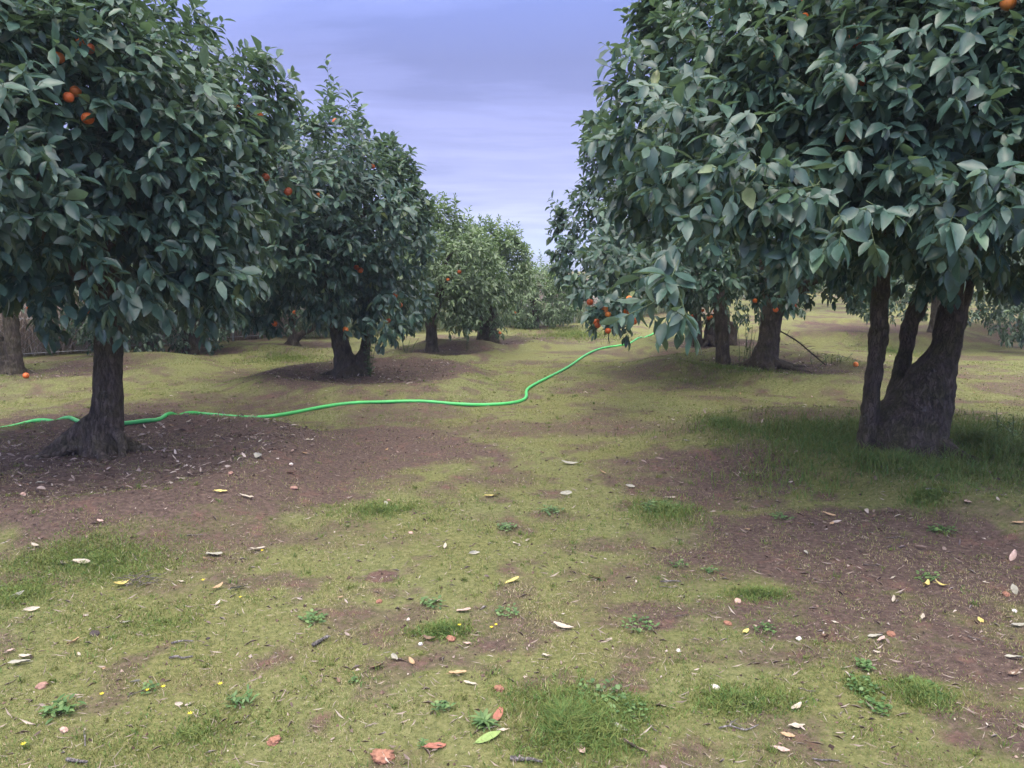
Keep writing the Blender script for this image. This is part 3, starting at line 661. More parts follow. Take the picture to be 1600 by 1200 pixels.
tree('R4', 'low spreading orange tree half hidden behind the burled trunk', 24, trunk_wide(.16, .8), (x - .35, y - .8, 1.6), (2.1, 1.7, 1.2, .95), (2.3, 4), 50, 2000, .42, .115, 7, full=False, mat='leaf_mid',
     oranges=[(1420, 487), (1385, 450), (1530, 484), (1505, 470), (1352, 470)], nlimb=5, whips=6)
x, y = TXY['RR']
tree('RR', 'orange tree at the right edge, its pale leaning trunk cut by the frame', 25, trunk_wide(.15, 1.1, .1), (x + .1, y - .2, 2.0), (1.7, 1.5, 1.2, .85), (2.3, 3.5), 40, 1300, .42, .115, 7, full=False, mat='leaf_mid',
     oranges=[(1585, 487), (1570, 470)], nlimb=5, whips=6)
# trees of further rows that close the view beyond the right trunks
for i, (px, Yd, cz, rr, lab) in enumerate([(1240, 25, 1.9, 1.7, 'distant orange tree seen under the forked tree on the right slope'), (1390, 27, 2.6, 1.8, 'distant orange tree on the slope behind the low spreading tree'),
                                           (1530, 28, 2.7, 1.9, 'distant orange tree on the slope near the right edge'), (1000, 27, 1.5, 1.5, 'distant orange tree beyond the end of the hose'),
                                           (560, 26, 1.6, 1.6, 'distant orange tree glimpsed between the twin stems'), (100, 19, 2.2, 1.6, 'distant orange tree hiding the reeds behind the left edge tree')]):
    q = at_depth(px, 480, Yd); k = 'F%d' % i; TXY[k] = (q[0], q[1]); zb = float(height(q[0], q[1]))
    tree(k, lab, 40 + i, trunk_wide(.14, .8), (q[0], q[1], zb + cz - (.7 if i in (1, 2) else 0)), (rr, rr * .9, 1.1, 1.0), (2.3, 3), 34, 800, .42, .115, 7, full=False, mat='leaf_mid', nlimb=4, stems=False, whips=4)

# ------------------------------------------------------------------ hose
HOSE = [(-420, 712), (-200, 694), (-60, 680), (0, 673), (60, 664), (130, 667), (210, 661), (260, 654), (300, 650), (345, 652), (400, 655), (450, 649), (500, 639), (550, 631), (600, 627), (650, 628), (700, 632), (750, 635), (800, 632), (822, 624), (822, 613), (832, 604),
        (860, 590), (890, 574), (915, 556), (945, 544), (985, 538), (1010, 530), (1022, 521)]
def hose():
    pts = [ground_pt(px, py) + np.array([0, 0, .016]) for px, py in HOSE]
    P, R = spline(pts, [.019] * len(pts), 400)
    k = np.ones(13) / 13
    for c_ in (0, 1): P[6:-6, c_] = np.convolve(P[:, c_], k, 'valid')
    P[:, 2] = np.maximum(height(P[:, 0], P[:, 1]) + .016, P[:, 2] * .0 + height(P[:, 0], P[:, 1]) + .016)
    k = np.ones(25) / 25; zz = np.convolve(np.pad(P[:, 2], 12, 'edge'), k, 'valid'); P[:, 2] = np.maximum(zz, P[:, 2] - .006)
    tb = Tubes(); tb.add(P, R, 12, 500)
    o = link('garden_hose', tb.mesh('garden_hose', [M['hose']])); tag(o, 'long bright green garden hose snaking across the moss between the tree rows', 'hose')
hose()

# ------------------------------------------------------------------ far fence and the dry reeds behind it
FA, FB = np.array([-11.5, 11.0]), np.array([14.0, 34.0])
FDIR = (FB - FA) / np.linalg.norm(FB - FA); FLEN = np.linalg.norm(FB - FA)
def fence():
    root = empty('wire_fence', (FA[0], FA[1], float(height(*FA)))); tag(root, 'thin wire mesh fence on steel posts closing off the far side of the orchard', 'fence')
    b = np.array([FA[0], FA[1], float(height(*FA))])
    n = int(FLEN / 2.6) - 1
    for i in range(n):
        q = FA + FDIR * (i * 2.6 + 2.4); z = float(height(*q)); tb = Tubes()
        tb.add([np.array([q[0], q[1], z - .1]) - b, np.array([q[0] + .01, q[1], z + 1.35]) - b], [.024, .024], 8, 4)
        link('post', tb.mesh('post', [M['galv']]), root)
        if i % 4 == 1:
            tb = Tubes(); e = q + FDIR * .75 + np.array([.45, -.4])
            tb.add([np.array([q[0], q[1], z + 1.15]) - b, np.array([e[0], e[1], float(height(*e)) - .03]) - b], [.018, .018], 8, 4)
            link('brace', tb.mesh('brace', [M['galv']]), root)
    tb = Tubes(); s = np.linspace(0, FLEN, 80)
    for hz in (.08, .7, 1.3):
        pts = [np.array([*(FA + FDIR * t), float(height(*(FA + FDIR * t))) + hz]) - b for t in s]; tb.add(pts, [.004] * len(pts), 4, 160)
    for k in range(int(FLEN / .14)):
        for sg in (1, -1):
            t0 = k * .14; t1 = np.clip(t0 + sg * 1.2, 0, FLEN); p0 = FA + FDIR * t0; p1 = FA + FDIR * t1
            tb.add([np.array([*p0, float(height(*p0)) + .08]) - b, np.array([*p1, float(height(*p1)) + 1.28]) - b], [.0022, .0022], 3, 2)
    link('wire_mesh', tb.mesh('wire_mesh', [M['galv']]), root)
fence()
def reeds(name, n, t0, t1, back, hlo, hhi, mat, label, seed, wdt=.012):
    rs = RS(seed); t = rs.uniform(t0, t1, n) * FLEN; o = rs.uniform(back[0], back[1], n); nrm = np.array([-FDIR[1], FDIR[0]])
    cl = fbm(t * .9, o * .9, seed, 3); keep = cl > .32; t, o, cl = t[keep], o[keep], cl[keep]; n = len(t)
    q = FA + t[:, None] * FDIR + o[:, None] * nrm; P = np.stack([q[:, 0], q[:, 1], height(q[:, 0], q[:, 1]) - .02], -1)
    D = unit(np.stack([rs.randn(n) * .22, rs.randn(n) * .22, np.ones(n)], -1)); Nn = unit(np.stack([rs.randn(n), rs.randn(n), rs.randn(n) * .2], -1))
    Ln = rs.uniform(hlo, hhi, n) * (.5 + cl); V, T, Qd, tt = leaves_geo(P, D, Nn, Ln, np.full(n, wdt) * rs.uniform(.6, 1.6, n), rs.uniform(0, .35, n), np.full(n, .1), np.clip(rs.rand(n), 0, 1))
    ob = link(name, mesh_np(name, V, T, Qd, [M[mat]], attrs={'tint': tt})); tag(ob, label, 'reeds', kind='stuff')
reeds('dry_reeds', 15000, 0, .30, (.15, 1.6), .7, 1.25, 'reed', 'dry purplish brown reeds standing behind the wire fence', 81, .016)
reeds('brown_reeds', 5000, .47, .58, (.5, 1.6), .6, 1.1, 'reed', 'purplish brown reeds behind the fence at the end of the middle row', 83, .018)
reeds('tall_grass', 14000, .26, 1.0, (-.3, 1.6), .35, .8, 'reed_green', 'tall grey green grass growing along the far fence', 82, .018)
def backbushes():
    rs = RS(90)
    for i, t in enumerate(np.array([.3, .36, .42, .62, .69, .77, .86, .95])):
        q = FA + FDIR * (t * FLEN) + np.array([-FDIR[1], FDIR[0]]) * rs.uniform(1.2, 2.6); z = float(height(*q)); c = (q[0], q[1], z + .75)
        root = empty('bush', (q[0], q[1], z)); tag(root, 'grey green bush growing wild on the far side of the wire fence', 'bush', 'wild bushes beyond the wire fence')
        pos, ax, tc_, hg, C, RC = crown_shoots(rs, c, (1.3, 1.0, .55, .75), (2.2, 3), 18, 420, .36)
        me = make_crown('foliage', rs, M['leaf_mid'], pos, ax, tc_, hg, .09, 6, False, (), .12, 0, False)
        me.transform(__import__('mathutils').Matrix.Translation((-q[0], -q[1], -z))); link('foliage', me, root)
        tb = Tubes(); b = np.array((0, 0, 0.))
        for k in range(4): tb.add([b + np.array((0, 0, -.05)), b + np.array((rs.randn() * .2, rs.randn() * .2, .4)), b + np.array((rs.randn() * .5, rs.randn() * .5, .8))], [.03, .022, .01], 6, 8)
        link('stem', tb.mesh('stem', [M['bark']]), root)
backbushes()

# ------------------------------------------------------------------ grass
def blades(name, P, hgt, wid, tint, rs, lean=.5, label='', seg2=False):
    n = len(P); D = unit(np.stack([rs.randn(n) * lean, rs.randn(n) * lean, np.ones(n)], -1)); a = rs.rand(n) * 2 * pi
    S = np.stack([np.cos(a), np.sin(a), 0 * a], -1)
    if not seg2:
        V = np.stack([P - S * wid[:, None] / 2, P + S * wid[:, None] / 2, P + D * hgt[:, None]], 1).reshape(-1, 3)
        T = np.arange(n * 3).reshape(-1, 3); Qd = None; tt = np.repeat(tint, 3)
    else:
        bend = np.stack([rs.randn(n) * .35, rs.randn(n) * .35, -.15 + 0 * a], -1); m = P + D * (hgt * .55)[:, None]; tp = P + D * hgt[:, None] + bend * hgt[:, None]
        V = np.stack([P - S * wid[:, None] / 2, P + S * wid[:, None] / 2, m + S * wid[:, None] * .4, m - S * wid[:, None] * .4, tp], 1).reshape(-1, 3)
        o = np.arange(n) * 5; T = np.stack([o + 3, o + 2, o + 4], -1); Qd = np.stack([o, o + 1, o + 2, o + 3], -1); tt = np.repeat(tint, 5)
    ob = link(name, mesh_np(name, V, T, Qd, [M['grass']], attrs={'tint': tt}, smooth=False)); tag(ob, label, 'grass', kind='stuff'); return ob
def scatter(rs, n, y0, y1, pw=1.0):
    y = y0 * (y1 / y0) ** (rs.rand(n) ** pw); x = (rs.rand(n) * 2 - 1) * (y * .72 + .4); return x, y
def moss():
    rs = RS(101); x, y = scatter(rs, 900000, 1.9, 13.0)
    s = soil_mask(x, y); lu = lush_mask(x, y); cl = fbm(x * 6, y * 6, 111, 3); big = fbm(x * .9, y * .9, 121, 3)
    pr = (1 - s) * (.10 + 1.3 * cl) + .30 * sstep(.42, .62, cl) + .05 + .35 * lu
    k = rs.rand(len(x)) < pr * .85; x, y, s, lu, cl, big = x[k], y[k], s[k], lu[k], cl[k], big[k]; n = len(x)
    P = np.stack([x, y, height(x, y) - .003], -1)
    h = (.005 + .022 * cl * rs.rand(n) ** 1.5) * (1 + 1.6 * lu) * (1 + .06 * y); wd = .0022 + .00065 * y * rs.uniform(.6, 1.3, n)
    tint = np.clip(.47 + .75 * (big - .5) - .20 * lu + .22 * (s - .2) - .03 + .25 * rs.randn(n) + .35 * (cl - .5), .03, .88)
    tint = np.where(rs.rand(n) < .05, .85 + .15 * rs.rand(n), tint)
    blades('moss', P, h, wd, tint, rs, .9, 'short yellow green moss and grass carpeting the orchard floor')
moss()
def tall():
    rs = RS(102); Ps = []; hs = []; ts = []
    def patch(px, py, rx, ry, n, hlo, hhi, t0):
        cx, cy_, wx, wy = wpatch(px, py, rx, ry); wx *= 1.2; wy *= 1.2; n = int(n * 1.6); a = rs.rand(n) * 2 * pi; r = np.abs(rs.randn(n)) * .55; x = cx + wx * r * np.cos(a); y = cy_ + wy * r * np.sin(a)
        c = fbm(x * 5, y * 5, 131, 3); c2 = fbm(x * 2.2, y * 2.2, 133, 3); k = c + .9 * (c2 - .5) + .45 * rs.rand(n) > .40 + .25 * r; x, y, c, rr = x[k], y[k], c[k], r[k]
        Ps.append(np.stack([x, y, height(x, y) - .005], -1)); hs.append((hlo + (hhi - hlo) * rs.rand(len(x)) ** 1.6) * (.4 + 1.2 * c) * np.clip(1.15 - .5 * rr, .35, 2)); ts.append(np.clip(t0 + .10 * rs.randn(len(x)) + .35 * (c - .5) + .14 * rr, .0, .75))
    patch(880, 1130, 115, 62, 9000, .03, .075, .13)
    patch(980, 1105, 60, 40, 1500, .02, .045, .12)
    patch(1290, 712, 180, 48, 5200, .05, .19, .07); patch(1540, 720, 150, 62, 5200, .05, .21, .07); patch(1400, 755, 250, 34, 3600, .04, .16, .09)
    patch(1420, 690, 330, 16, 3000, .08, .2, .05)
    patch(690, 990, 60, 16, 1500, .025, .06, .12); patch(150, 882, 180, 34, 6000, .015, .04, .24); patch(30, 930, 70, 40, 2500, .015, .04, .24)
    patch(1440, 1085, 50, 26, 1200, .02, .055, .14); patch(1345, 1075, 50, 26, 700, .02, .04, .14); patch(1040, 800, 80, 30, 1300, .02, .07, .14)
    patch(1130, 690, 60, 18, 900, .04, .1, .12); patch(600, 800, 110, 20, 2500, .02, .045, .2); patch(1150, 1095, 130, 34, 2500, .02, .05, .2); patch(900, 524, 90, 9, 3500, .05, .12, .28)
    patch(450, 560, 110, 10, 2200, .03, .08, .25); patch(1390, 548, 50, 14, 1500, .03, .08, .2); patch(1450, 800, 60, 14, 900, .03, .07, .12); patch(1185, 930, 60, 14, 900, .02, .05, .14)
    patch(300, 1150, 260, 70, 2000, .012, .035, .3); patch(250, 975, 260, 70, 2500, .012, .035, .32); patch(1140, 590, 120, 22, 2500, .03, .09, .2)
    # small tufts dotted through the moss
    x, y = scatter(rs, 2600, 1.9, 11); k = (rs.rand(2600) < 1.05 - .75 * soil_mask(x, y)) & (fbm(x * 1.6, y * 1.6, 151, 3) > .40); x, y = x[k], y[k]
    m = rs.randint(6, 26, len(x)); i = np.repeat(np.arange(len(x)), m); sp = (.006 + .03 * rs.rand(len(x)) ** 2)[i]; X = x[i] + rs.randn(len(i)) * sp; Y = y[i] + rs.randn(len(i)) * sp
    Ps.append(np.stack([X, Y, height(X, Y) - .004], -1)); hs.append((.010 + .030 * rs.rand(len(x)) ** 2)[i] * rs.uniform(.5, 1.4, len(i))); ts.append(np.clip((.12 + .45 * rs.rand(len(x)))[i] + .12 * rs.randn(len(i)), 0, .95))
    P = np.concatenate(Ps); h = np.concatenate(hs); t = np.concatenate(ts)
    blades('grass', P, h, .0028 + .00045 * P[:, 1], t, rs, .35, 'longer green grass in tufts and patches and around the burled tree', True)
tall()

# ------------------------------------------------------------------ leaf litter on the ground
def litter():
    rs = RS(103); xs_, ys_ = [], []
    for k, R, n in (('L1', 1.45, 1700), ('L2', 1.35, 900), ('L0', 1.4, 350), ('R2', 1.6, 700), ('R3', 1.4, 400), ('L3', 1.1, 250), ('L4', 1.1, 250), ('R1', 2.6, 500)):
        a = rs.rand(n) * 2 * pi; r = R * np.sqrt(rs.rand(n)); xs_.append(TXY[k][0] + .2 + r * np.cos(a)); ys_.append(TXY[k][1] + .1 + r * np.sin(a))
    x, y = scatter(rs, 2200, 2.0, 20); xs_.append(x); ys_.append(y)
    x = np.concatenate(xs_); y = np.concatenate(ys_); far = np.arange(len(x)) >= len(x) - 2200; hp = np.array([ground_pt(*q)[:2] for q in HOSE]); hs_, _ = spline(np.c_[hp, hp[:, 0] * 0], [1.] * len(hp), 500)
    kk = np.min(np.hypot(x[:, None] - hs_[None, :, 0], y[:, None] - hs_[None, :, 1]), 1) > .07; x, y, far = x[kk], y[kk], far[kk]; n = len(x)
    P = np.stack([x, y, height(x, y) + .006 + .012 * rs.rand(n) * ~far], -1); a = rs.rand(n) * 2 * pi
    D = unit(np.stack([np.cos(a), np.sin(a), rs.randn(n) * .22], -1)); Nn = unit(np.stack([rs.randn(n) * .45, rs.randn(n) * .45, np.ones(n)], -1))
    Ln = np.where(far, rs.uniform(.008, .03, n), rs.uniform(.018, .068, n)); W = Ln * rs.uniform(.12, .42, n)
    V, T, Qd, tt = leaves_geo(P, D, Nn, Ln, W, rs.uniform(-.5, .5, n), rs.uniform(-.3, .9, n), rs.rand(n))
    ob = link('leaf_litter', mesh_np('leaf_litter', V, T, Qd, [M['litter']], attrs={'tint': tt})); tag(ob, 'greyish brown mulch of old leaves under the orange trees', 'leaf litter', kind='stuff')
M['litter'] = leaf_mat('old_litter', [(0, (.07, .05, .043)), (.45, (.15, .11, .095)), (.78, (.29, .23, .20)), (1, (.50, .44, .39))], (.3, .25, .2), .7, .05, (.2, .15, .1), .2)
litter()

def crumbs():
    rs = RS(104); n = 16000; x, y = scatter(rs, n, 1.9, 14); sm = soil_mask(x, y); k = rs.rand(n) < .25 + .75 * sm * (fbm(x * 3, y * 3, 141, 3) > .42); x, y = x[k], y[k]; n = len(x)
    r = .0018 + .006 * rs.rand(n) ** 4 + .0005 * y * rs.rand(n); O = np.array([[1, 0, 0], [0, 1, 0], [-1, 0, 0], [0, -1, 0], [0, 0, 1], [0, 0, -1]], float)
    V = O[None] * r[:, None, None] * rs.uniform(.5, 1.4, (n, 6, 1)); a = rs.rand(n) * 6.28; ca, sa = np.cos(a)[:, None], np.sin(a)[:, None]
    V = np.stack([V[..., 0] * ca - V[..., 1] * sa, V[..., 0] * sa + V[..., 1] * ca, V[..., 2]], -1) + rs.randn(n, 6, 3) * (r * .25)[:, None, None] + np.stack([x, y, height(x, y) + r * .3], -1)[:, None]
    F = np.array([[0, 1, 4], [1, 2, 4], [2, 3, 4], [3, 0, 4], [1, 0, 5], [2, 1, 5], [3, 2, 5], [0, 3, 5]]); T = (F[None] + (np.arange(n) * 6)[:, None, None]).reshape(-1, 3)
    ob = link('soil_crumbs', mesh_np('soil_crumbs', V.reshape(-1, 3), T, None, [M['crumb']], attrs={'tint': np.repeat(rs.rand(n), 6)}, smooth=False)); tag(ob, 'brown crumbs of soil and grit lying on the orchard floor', 'soil crumbs', kind='stuff')
    n = 9000; x, y = scatter(rs, n, 1.9, 9); a = rs.rand(n) * 6.28; D = np.stack([np.cos(a), np.sin(a), rs.randn(n) * .15], -1); P = np.stack([x, y, height(x, y) + .006 + .006 * rs.rand(n)], -1)
    Ln = .012 + .05 * rs.rand(n) ** 2.5; V, T, Qd, tt = leaves_geo(P, D, np.stack([rs.randn(n) * .3, rs.randn(n) * .3, np.ones(n)], -1), Ln, .0018 + .0004 * y, rs.uniform(-.3, .5, n), rs.rand(n) * .5, rs.uniform(.4, 1, n), False)
    ob = link('straw', mesh_np('straw', V, T, Qd, [M['litter']], attrs={'tint': tt})); tag(ob, 'fine dry straw strewn through the moss', 'straw', kind='stuff')
M['crumb'] = leaf_mat('soil_crumb', [(0, (.045, .032, .028)), (.6, (.12, .08, .065)), (.9, (.24, .16, .13)), (1, (.50, .44, .38))], (.1, .07, .06), .9, 0, (.1, .1, .1), .1)
crumbs()

# single fallen leaves, sticks, stones, weeds ---------------------------------------------------
def leaf_mesh(rs, L_, W_, curl, fold, roll, mat):
    V, T, Qd = [], [], []; ns, nw = 9, 5
    for i in range(ns):
        s = i / (ns - 1); hw = W_ / 2 * max(.04, math.sin(pi * min(1, s * .92 + .05)) ** .75)
        for j in range(nw):
            q = (j / (nw - 1) * 2 - 1); V.append(((s - .5) * L_, hw * q * (1 - .25 * roll * abs(q)), curl * L_ * (s - .5) ** 2 * 4 * .5 + fold * abs(q) ** 1.5 * hw + roll * hw * q * math.sin(s * 5) + .004 * rs.randn() * .3))
    for i in range(ns - 1):
        for j in range(nw - 1): a = i * nw + j; Qd.append((a, a + nw, a + nw + 1, a + 1))
    b = len(V); st = -L_ * .5                       # petiole
    for k, (xx, r) in enumerate(((st - L_ * .12, .0012), (st + .01, .0016))):
        for a in range(3): V.append((xx, r * cos(a * 2.09), .002 + r * sin(a * 2.09)))
    for a in range(3): Qd.append((b + a, b + (a + 1) % 3, b + 3 + (a + 1) % 3, b + 3 + a))
    me = mesh_np('fallen_leaf', V, None, Qd, [mat]); return me
def put(o, px, py, rz, dz=.008, tilt=(0, 0)):
    p = ground_pt(px, py); o.location = (p[0], p[1], p[2] + dz); o.rotation_euler = (tilt[0], tilt[1], rz); return o
rs = RS(200)
LEAVES = [  # px, py, length, material, heading, curl, fold, label
    (800, 910, .085, 'dry_yellow', .2, .15, .3, 'yellow folded fallen leaf on the open moss in mid path'),
    (880, 983, .10, 'dry_pale', -.35, .5, .7, 'whitish curled fallen leaf on bare earth in mid path'),
    (928, 905, .085, 'dry_tan', -.5, .4, .5, 'tan cupped fallen leaf on the reddish soil edge'),
    (725, 957, .075, 'dry_pinkish', -.1, .3, .5, 'pinkish folded leaf above the little grass tuft'),
    (778, 1122, .095, 'dry_red', 1.25, .2, .4, 'dark red leaf standing at the left edge of the grass patch'),
    (680, 1170, .085, 'dry_red', .45, .1, .3, 'flat brick red leaf on moss near the clay heap'),
    (763, 1156, .105, 'leaf_green', .55, .05, .25, 'fresh green fallen leaf near the bottom grass patch'),
    (991, 1172, .105, 'dry_pinkish', -.75, .3, .6, 'wide pale grey pink leaf right of the grass patch'),
    (908, 1175, .07, 'dry_pinkish', -1.3, .3, .7, 'small upright pinkish leaf in the grass patch'),
    (970, 1142, .06, 'dry_grey', -.7, .5, .6, 'narrow pale curled leaf on the right rim of the grass patch'),
    (906, 1141, .05, 'dry_pale', .4, .5, .6, 'crumpled pale leaf in the middle of the grass patch'),
    (1447, 917, .075, 'dry_yellow', .75, 1.2, .3, 'bright yellow arched leaf, left half of a bowed pair on dark soil'),
    (1472, 917, .075, 'dry_yellow', -.75, 1.2, .3, 'bright yellow arched leaf, right half of a bowed pair on dark soil'),
    (1583, 873, .10, 'dry_pinkish', .8, .6, .8, 'torn pale pink leaf on dark soil at the right edge'),
    (1585, 924, .09, 'dry_grey', 1.2, .1, .3, 'broad grey green leaf lying flat at the right edge'),
    (1590, 980, .07, 'dry_grey', .1, .5, .5, 'grey crumpled leaf at the right edge below the flat green one'),
    (1532, 972, .05, 'dry_yellow', 1.4, .2, .3, 'small olive upright leaf on dark soil near the right edge'),
    (1512, 787, .10, 'dry_pinkish', 1.1, .3, .4, 'large terracotta leaf standing at the front of the tall grass'),
    (1295, 806, .09, 'dry_tan', -.3, .4, .6, 'tan rounded leaf on soil below the tall grass'),
    (1392, 802, .05, 'dry_pale', .2, .3, .5, 'little cream leaf on soil in front of the burled trunk'),
    (1590, 819, .07, 'dry_tan', -.1, .3, .4, 'tan leaf on soil at the right edge below the tall grass'),
    (1150, 781, .08, 'dry_pinkish', -.3, .5, .5, 'pale peach curled leaf on brown soil left of the tall grass'),
    (890, 726, .15, 'dry_grey', -.05, .5, .6, 'long pale green curled leaf where the path narrows to moss'),
    (885, 773, .09, 'dry_grey', -.2, .4, .7, 'pale leaf bent double on brown soil in mid path'),
    (768, 777, .11, 'dry_yellow', .15, .3, .5, 'long pale yellow leaf on moss left of mid path'),
    (1165, 990, .05, 'dry_yellow', .7, .5, .5, 'yellow and grey curled leaf below the pink stone'),
    (1231, 1153, .05, 'dry_tan', -.4, .4, .5, 'small amber leaf near the bottom right twig'),
    (1220, 1175, .06, 'dry_pinkish', -.3, .4, .5, 'small pinkish curled leaf near the bottom right twig'),
    (455, 741, .10, 'dry_tan', -.15, .3, .5, 'tan leaf on the brown band right of the hose tree'),
    (385, 779, .10, 'dry_pale', .12, .5, .9, 'thick pale rolled leaf at the front of the brown band'),
    (345, 770, .09, 'dry_yellow', .25, .4, .6, 'yellowish leaf left of the thick pale rolled leaf'),
    (405, 716, .12, 'dry_grey', -.8, .8, .8, 'tall pale crumpled leaf standing on the hose tree mound'),
    (190, 916, .09, 'dry_yellow', .9, .9, 1.0, 'rolled yellow leaf beside the heap of dry twigs'),
    (340, 921, .075, 'dry_tan', 1.1, .7, .9, 'small tan rolled leaf standing right of the twig heap'),
    (372, 922, .085, 'dry_grey', .5, .3, .7, 'dark edged grey leaf right of the small rolled leaf'),
    (402, 861, .09, 'dry_pale', .35, .5, .8, 'whitish crumpled leaf on moss below the brown band'),
    (335, 869, .10, 'dry_grey', -.05, .3, .6, 'flat grey leaf left of the whitish crumpled leaf'),
    (98, 884, .075, 'dry_pale', -1.1, .6, .9, 'white curled leaf in the green grass on the left'),
    (128, 881, .10, 'dry_pale', .05, .4, .7, 'long white leaf right of the curled one in the left grass'),
    (50, 956, .07, 'dry_pale', .5, .6, .9, 'white cupped leaf with dark hollow at the left edge'),
    (28, 933, .07, 'dry_grey', .6, .4, .7, 'grey curled leaf at the left edge above the white cupped one'),
    (40, 1030, .065, 'dry_pale', -.2, .6, .8, 'small white curled leaf at the left edge below the dark stone'),
    (590, 1045, .07, 'dry_brown', .2, .4, .6, 'brown leaf lying on moss in the lower middle'),
    (715, 1056, .08, 'dry_tan', .2, .3, .7, 'narrow tan leaf above the orange clay crumb'),
    (985, 762, .07, 'dry_grey', -.4, .4, .7, 'pale grey curled leaf on the dark soil left of the weeds'),
    (1047, 780, .08, 'dry_pale', -.1, .4, .6, 'pale leaf lying on the weed clump left of the tall grass'),
    (952, 1002, .03, 'dry_pale', .3, .2, .3, 'tiny pale leaf on bare earth under the curled whitish leaf')]
for px, py, L_, mt, rz, cu, fo, lab in LEAVES:
    o = link('fallen_leaf', leaf_mesh(rs, L_ * .88, L_ * rs.uniform(.28, .42), cu * .5, fo * .6, rs.uniform(-.2, .2), M[mt])); put(o, px, py, rz, .010, (rs.randn() * .25, rs.randn() * .15)); tag(o, lab, 'leaf', 'fallen leaves on the orchard floor')
# the many small look-alikes
protos = [leaf_mesh(rs, L_, L_ * .42, cu, fo, ro, M[m]) for L_, cu, fo, ro, m in ((.07, .3, .5, .1, 'dry_pale'), (.06, .4, .7, -.1, 'dry_tan'), (.075, .2, .6, .2, 'dry_grey'), (.055, .5, .5, .1, 'dry_brown'), (.06, .3, .8, -.2, 'dry_pinkish'), (.06, .2, .3, .1, 'dry_pale'))]
cnt = 0
while cnt < 190:
    px = rs.uniform(0, 1600); py = 560 + 600 * rs.rand() ** 1.7
    if cnt % 3 == 0: px, py = (rs.uniform(250, 780), rs.uniform(600, 720)) if cnt % 2 else (rs.uniform(900, 1600), rs.uniform(555, 660))
    i = rs.randint(len(protos)); o = link('fallen_leaf', protos[i]); put(o, px, py, rs.rand() * 6.3, .008, (rs.randn() * .3, rs.randn() * .2)); s = rs.uniform(.4, 1.0); o.scale = (s, s * rs.uniform(.6, 1), s)
    tag(o, 'one of the scattered small dry leaves strewn over moss and soil', 'leaf', 'small dry leaves scattered over the orchard floor'); cnt += 1

def stick_mesh(rs, L_, r, mat, forks=0, bendy=.06):
    tb = Tubes(); pts = [np.array(((t - .5) * L_, rs.randn() * bendy * L_, r + abs(rs.randn()) * bendy * .3 * L_)) for t in (0, .3, .6, 1)]
    pts[0][1] = 0; tb.add(pts, [r, r * .95, r * .85, r * .6], 7, 14, rs, .25)
    for k in range(forks):
        i = rs.randint(1, 3); q = pts[i]; tb.add([q, q + np.array((L_ * .12, L_ * rs.uniform(.08, .2) * rs.choice([-1, 1]), r * rs.uniform(0, 2))), q + np.array((L_ * .3, L_ * rs.uniform(.15, .3) * rs.choice([-1, 1]), r))], [r * .6, r * .5, r * .25], 6, 8, rs, .2)
    return tb.mesh('stick', [mat])
for px, py, L_, r, mt, fk, rz, lab in [
    (285, 1006, .085, .0045, 'dead_wood', 0, .25, 'short straight pale stick, upper of two parallel ones on the left moss'),
    (283, 1030, .09, .0045, 'dead_wood', 0, .15, 'short straight pale stick, lower of two parallel ones on the left moss'),
    (502, 1005, .09, .008, 'dead_wood', 1, 1.0, 'chunky silver grey stick standing out on moss left of centre'),
    (131, 1158, .09, .003, 'dead_wood', 0, -1.1, 'thin pale twig on moss near the bottom left corner'),
    (120, 1194, .07, .006, 'dead_wood', 0, -.2, 'grey stick end at the bottom left edge of the picture'),
    (822, 1193, .10, .007, 'dead_wood', 0, -.2, 'dark banded stick at the bottom edge below the grass patch'),
    (1048, 911, .10, .004, 'dead_wood', 0, .05, 'straight white stick on reddish soil right of the path'),
    (1045, 919, .09, .002, 'twig', 0, -.02, 'thin twig directly under the straight white stick'),
    (1155, 1140, .14, .003, 'dead_wood', 2, .12, 'long bent pale twig at the bottom right'),
    (1065, 965, .07, .002, 'twig', 0, .2, 'thin tan twig right of the curled whitish leaf'),
    (1260, 1080, .06, .002, 'twig', 0, -.4, 'thin tan twig on moss left of the clover rosettes'),
    (1360, 885, .07, .002, 'twig', 0, -.5, 'thin pale twig on dark soil below the tall grass'),
    (1400, 842, .11, .003, 'twig', 1, -.1, 'brown forked twig on dark soil in front of the tall grass'),
    (1475, 770, .20, .006, 'dead_wood', 1, -.4, 'grey forked stick lying in the tall grass below the burled trunk'),
    (210, 870, .12, .002, 'twig', 1, -.9, 'wispy upright twig above the rolled yellow leaf'),
    (215, 1085, .07, .002, 'twig', 0, .9, 'thin pale twig on moss below the parallel sticks'),
    (305, 838, .09, .003, 'twig', 0, .1, 'grey twig on moss below the brown band'),
    (1525, 1000, .06, .003, 'twig', 0, -.8, 'short brown twig on dark soil near the right edge'),
    (1020, 1140, .05, .003, 'twig', 0, -1.0, 'short dark twig on soil right of the grass patch'),
    (1290, 1190, .08, .003, 'dead_wood', 0, -.1, 'pale stick at the bottom edge towards the right')]:
    o = link('stick', stick_mesh(rs, L_, r, M[mt], fk)); put(o, px, py, rz, .004); tag(o, lab, 'stick', 'sticks lying on the orchard floor')
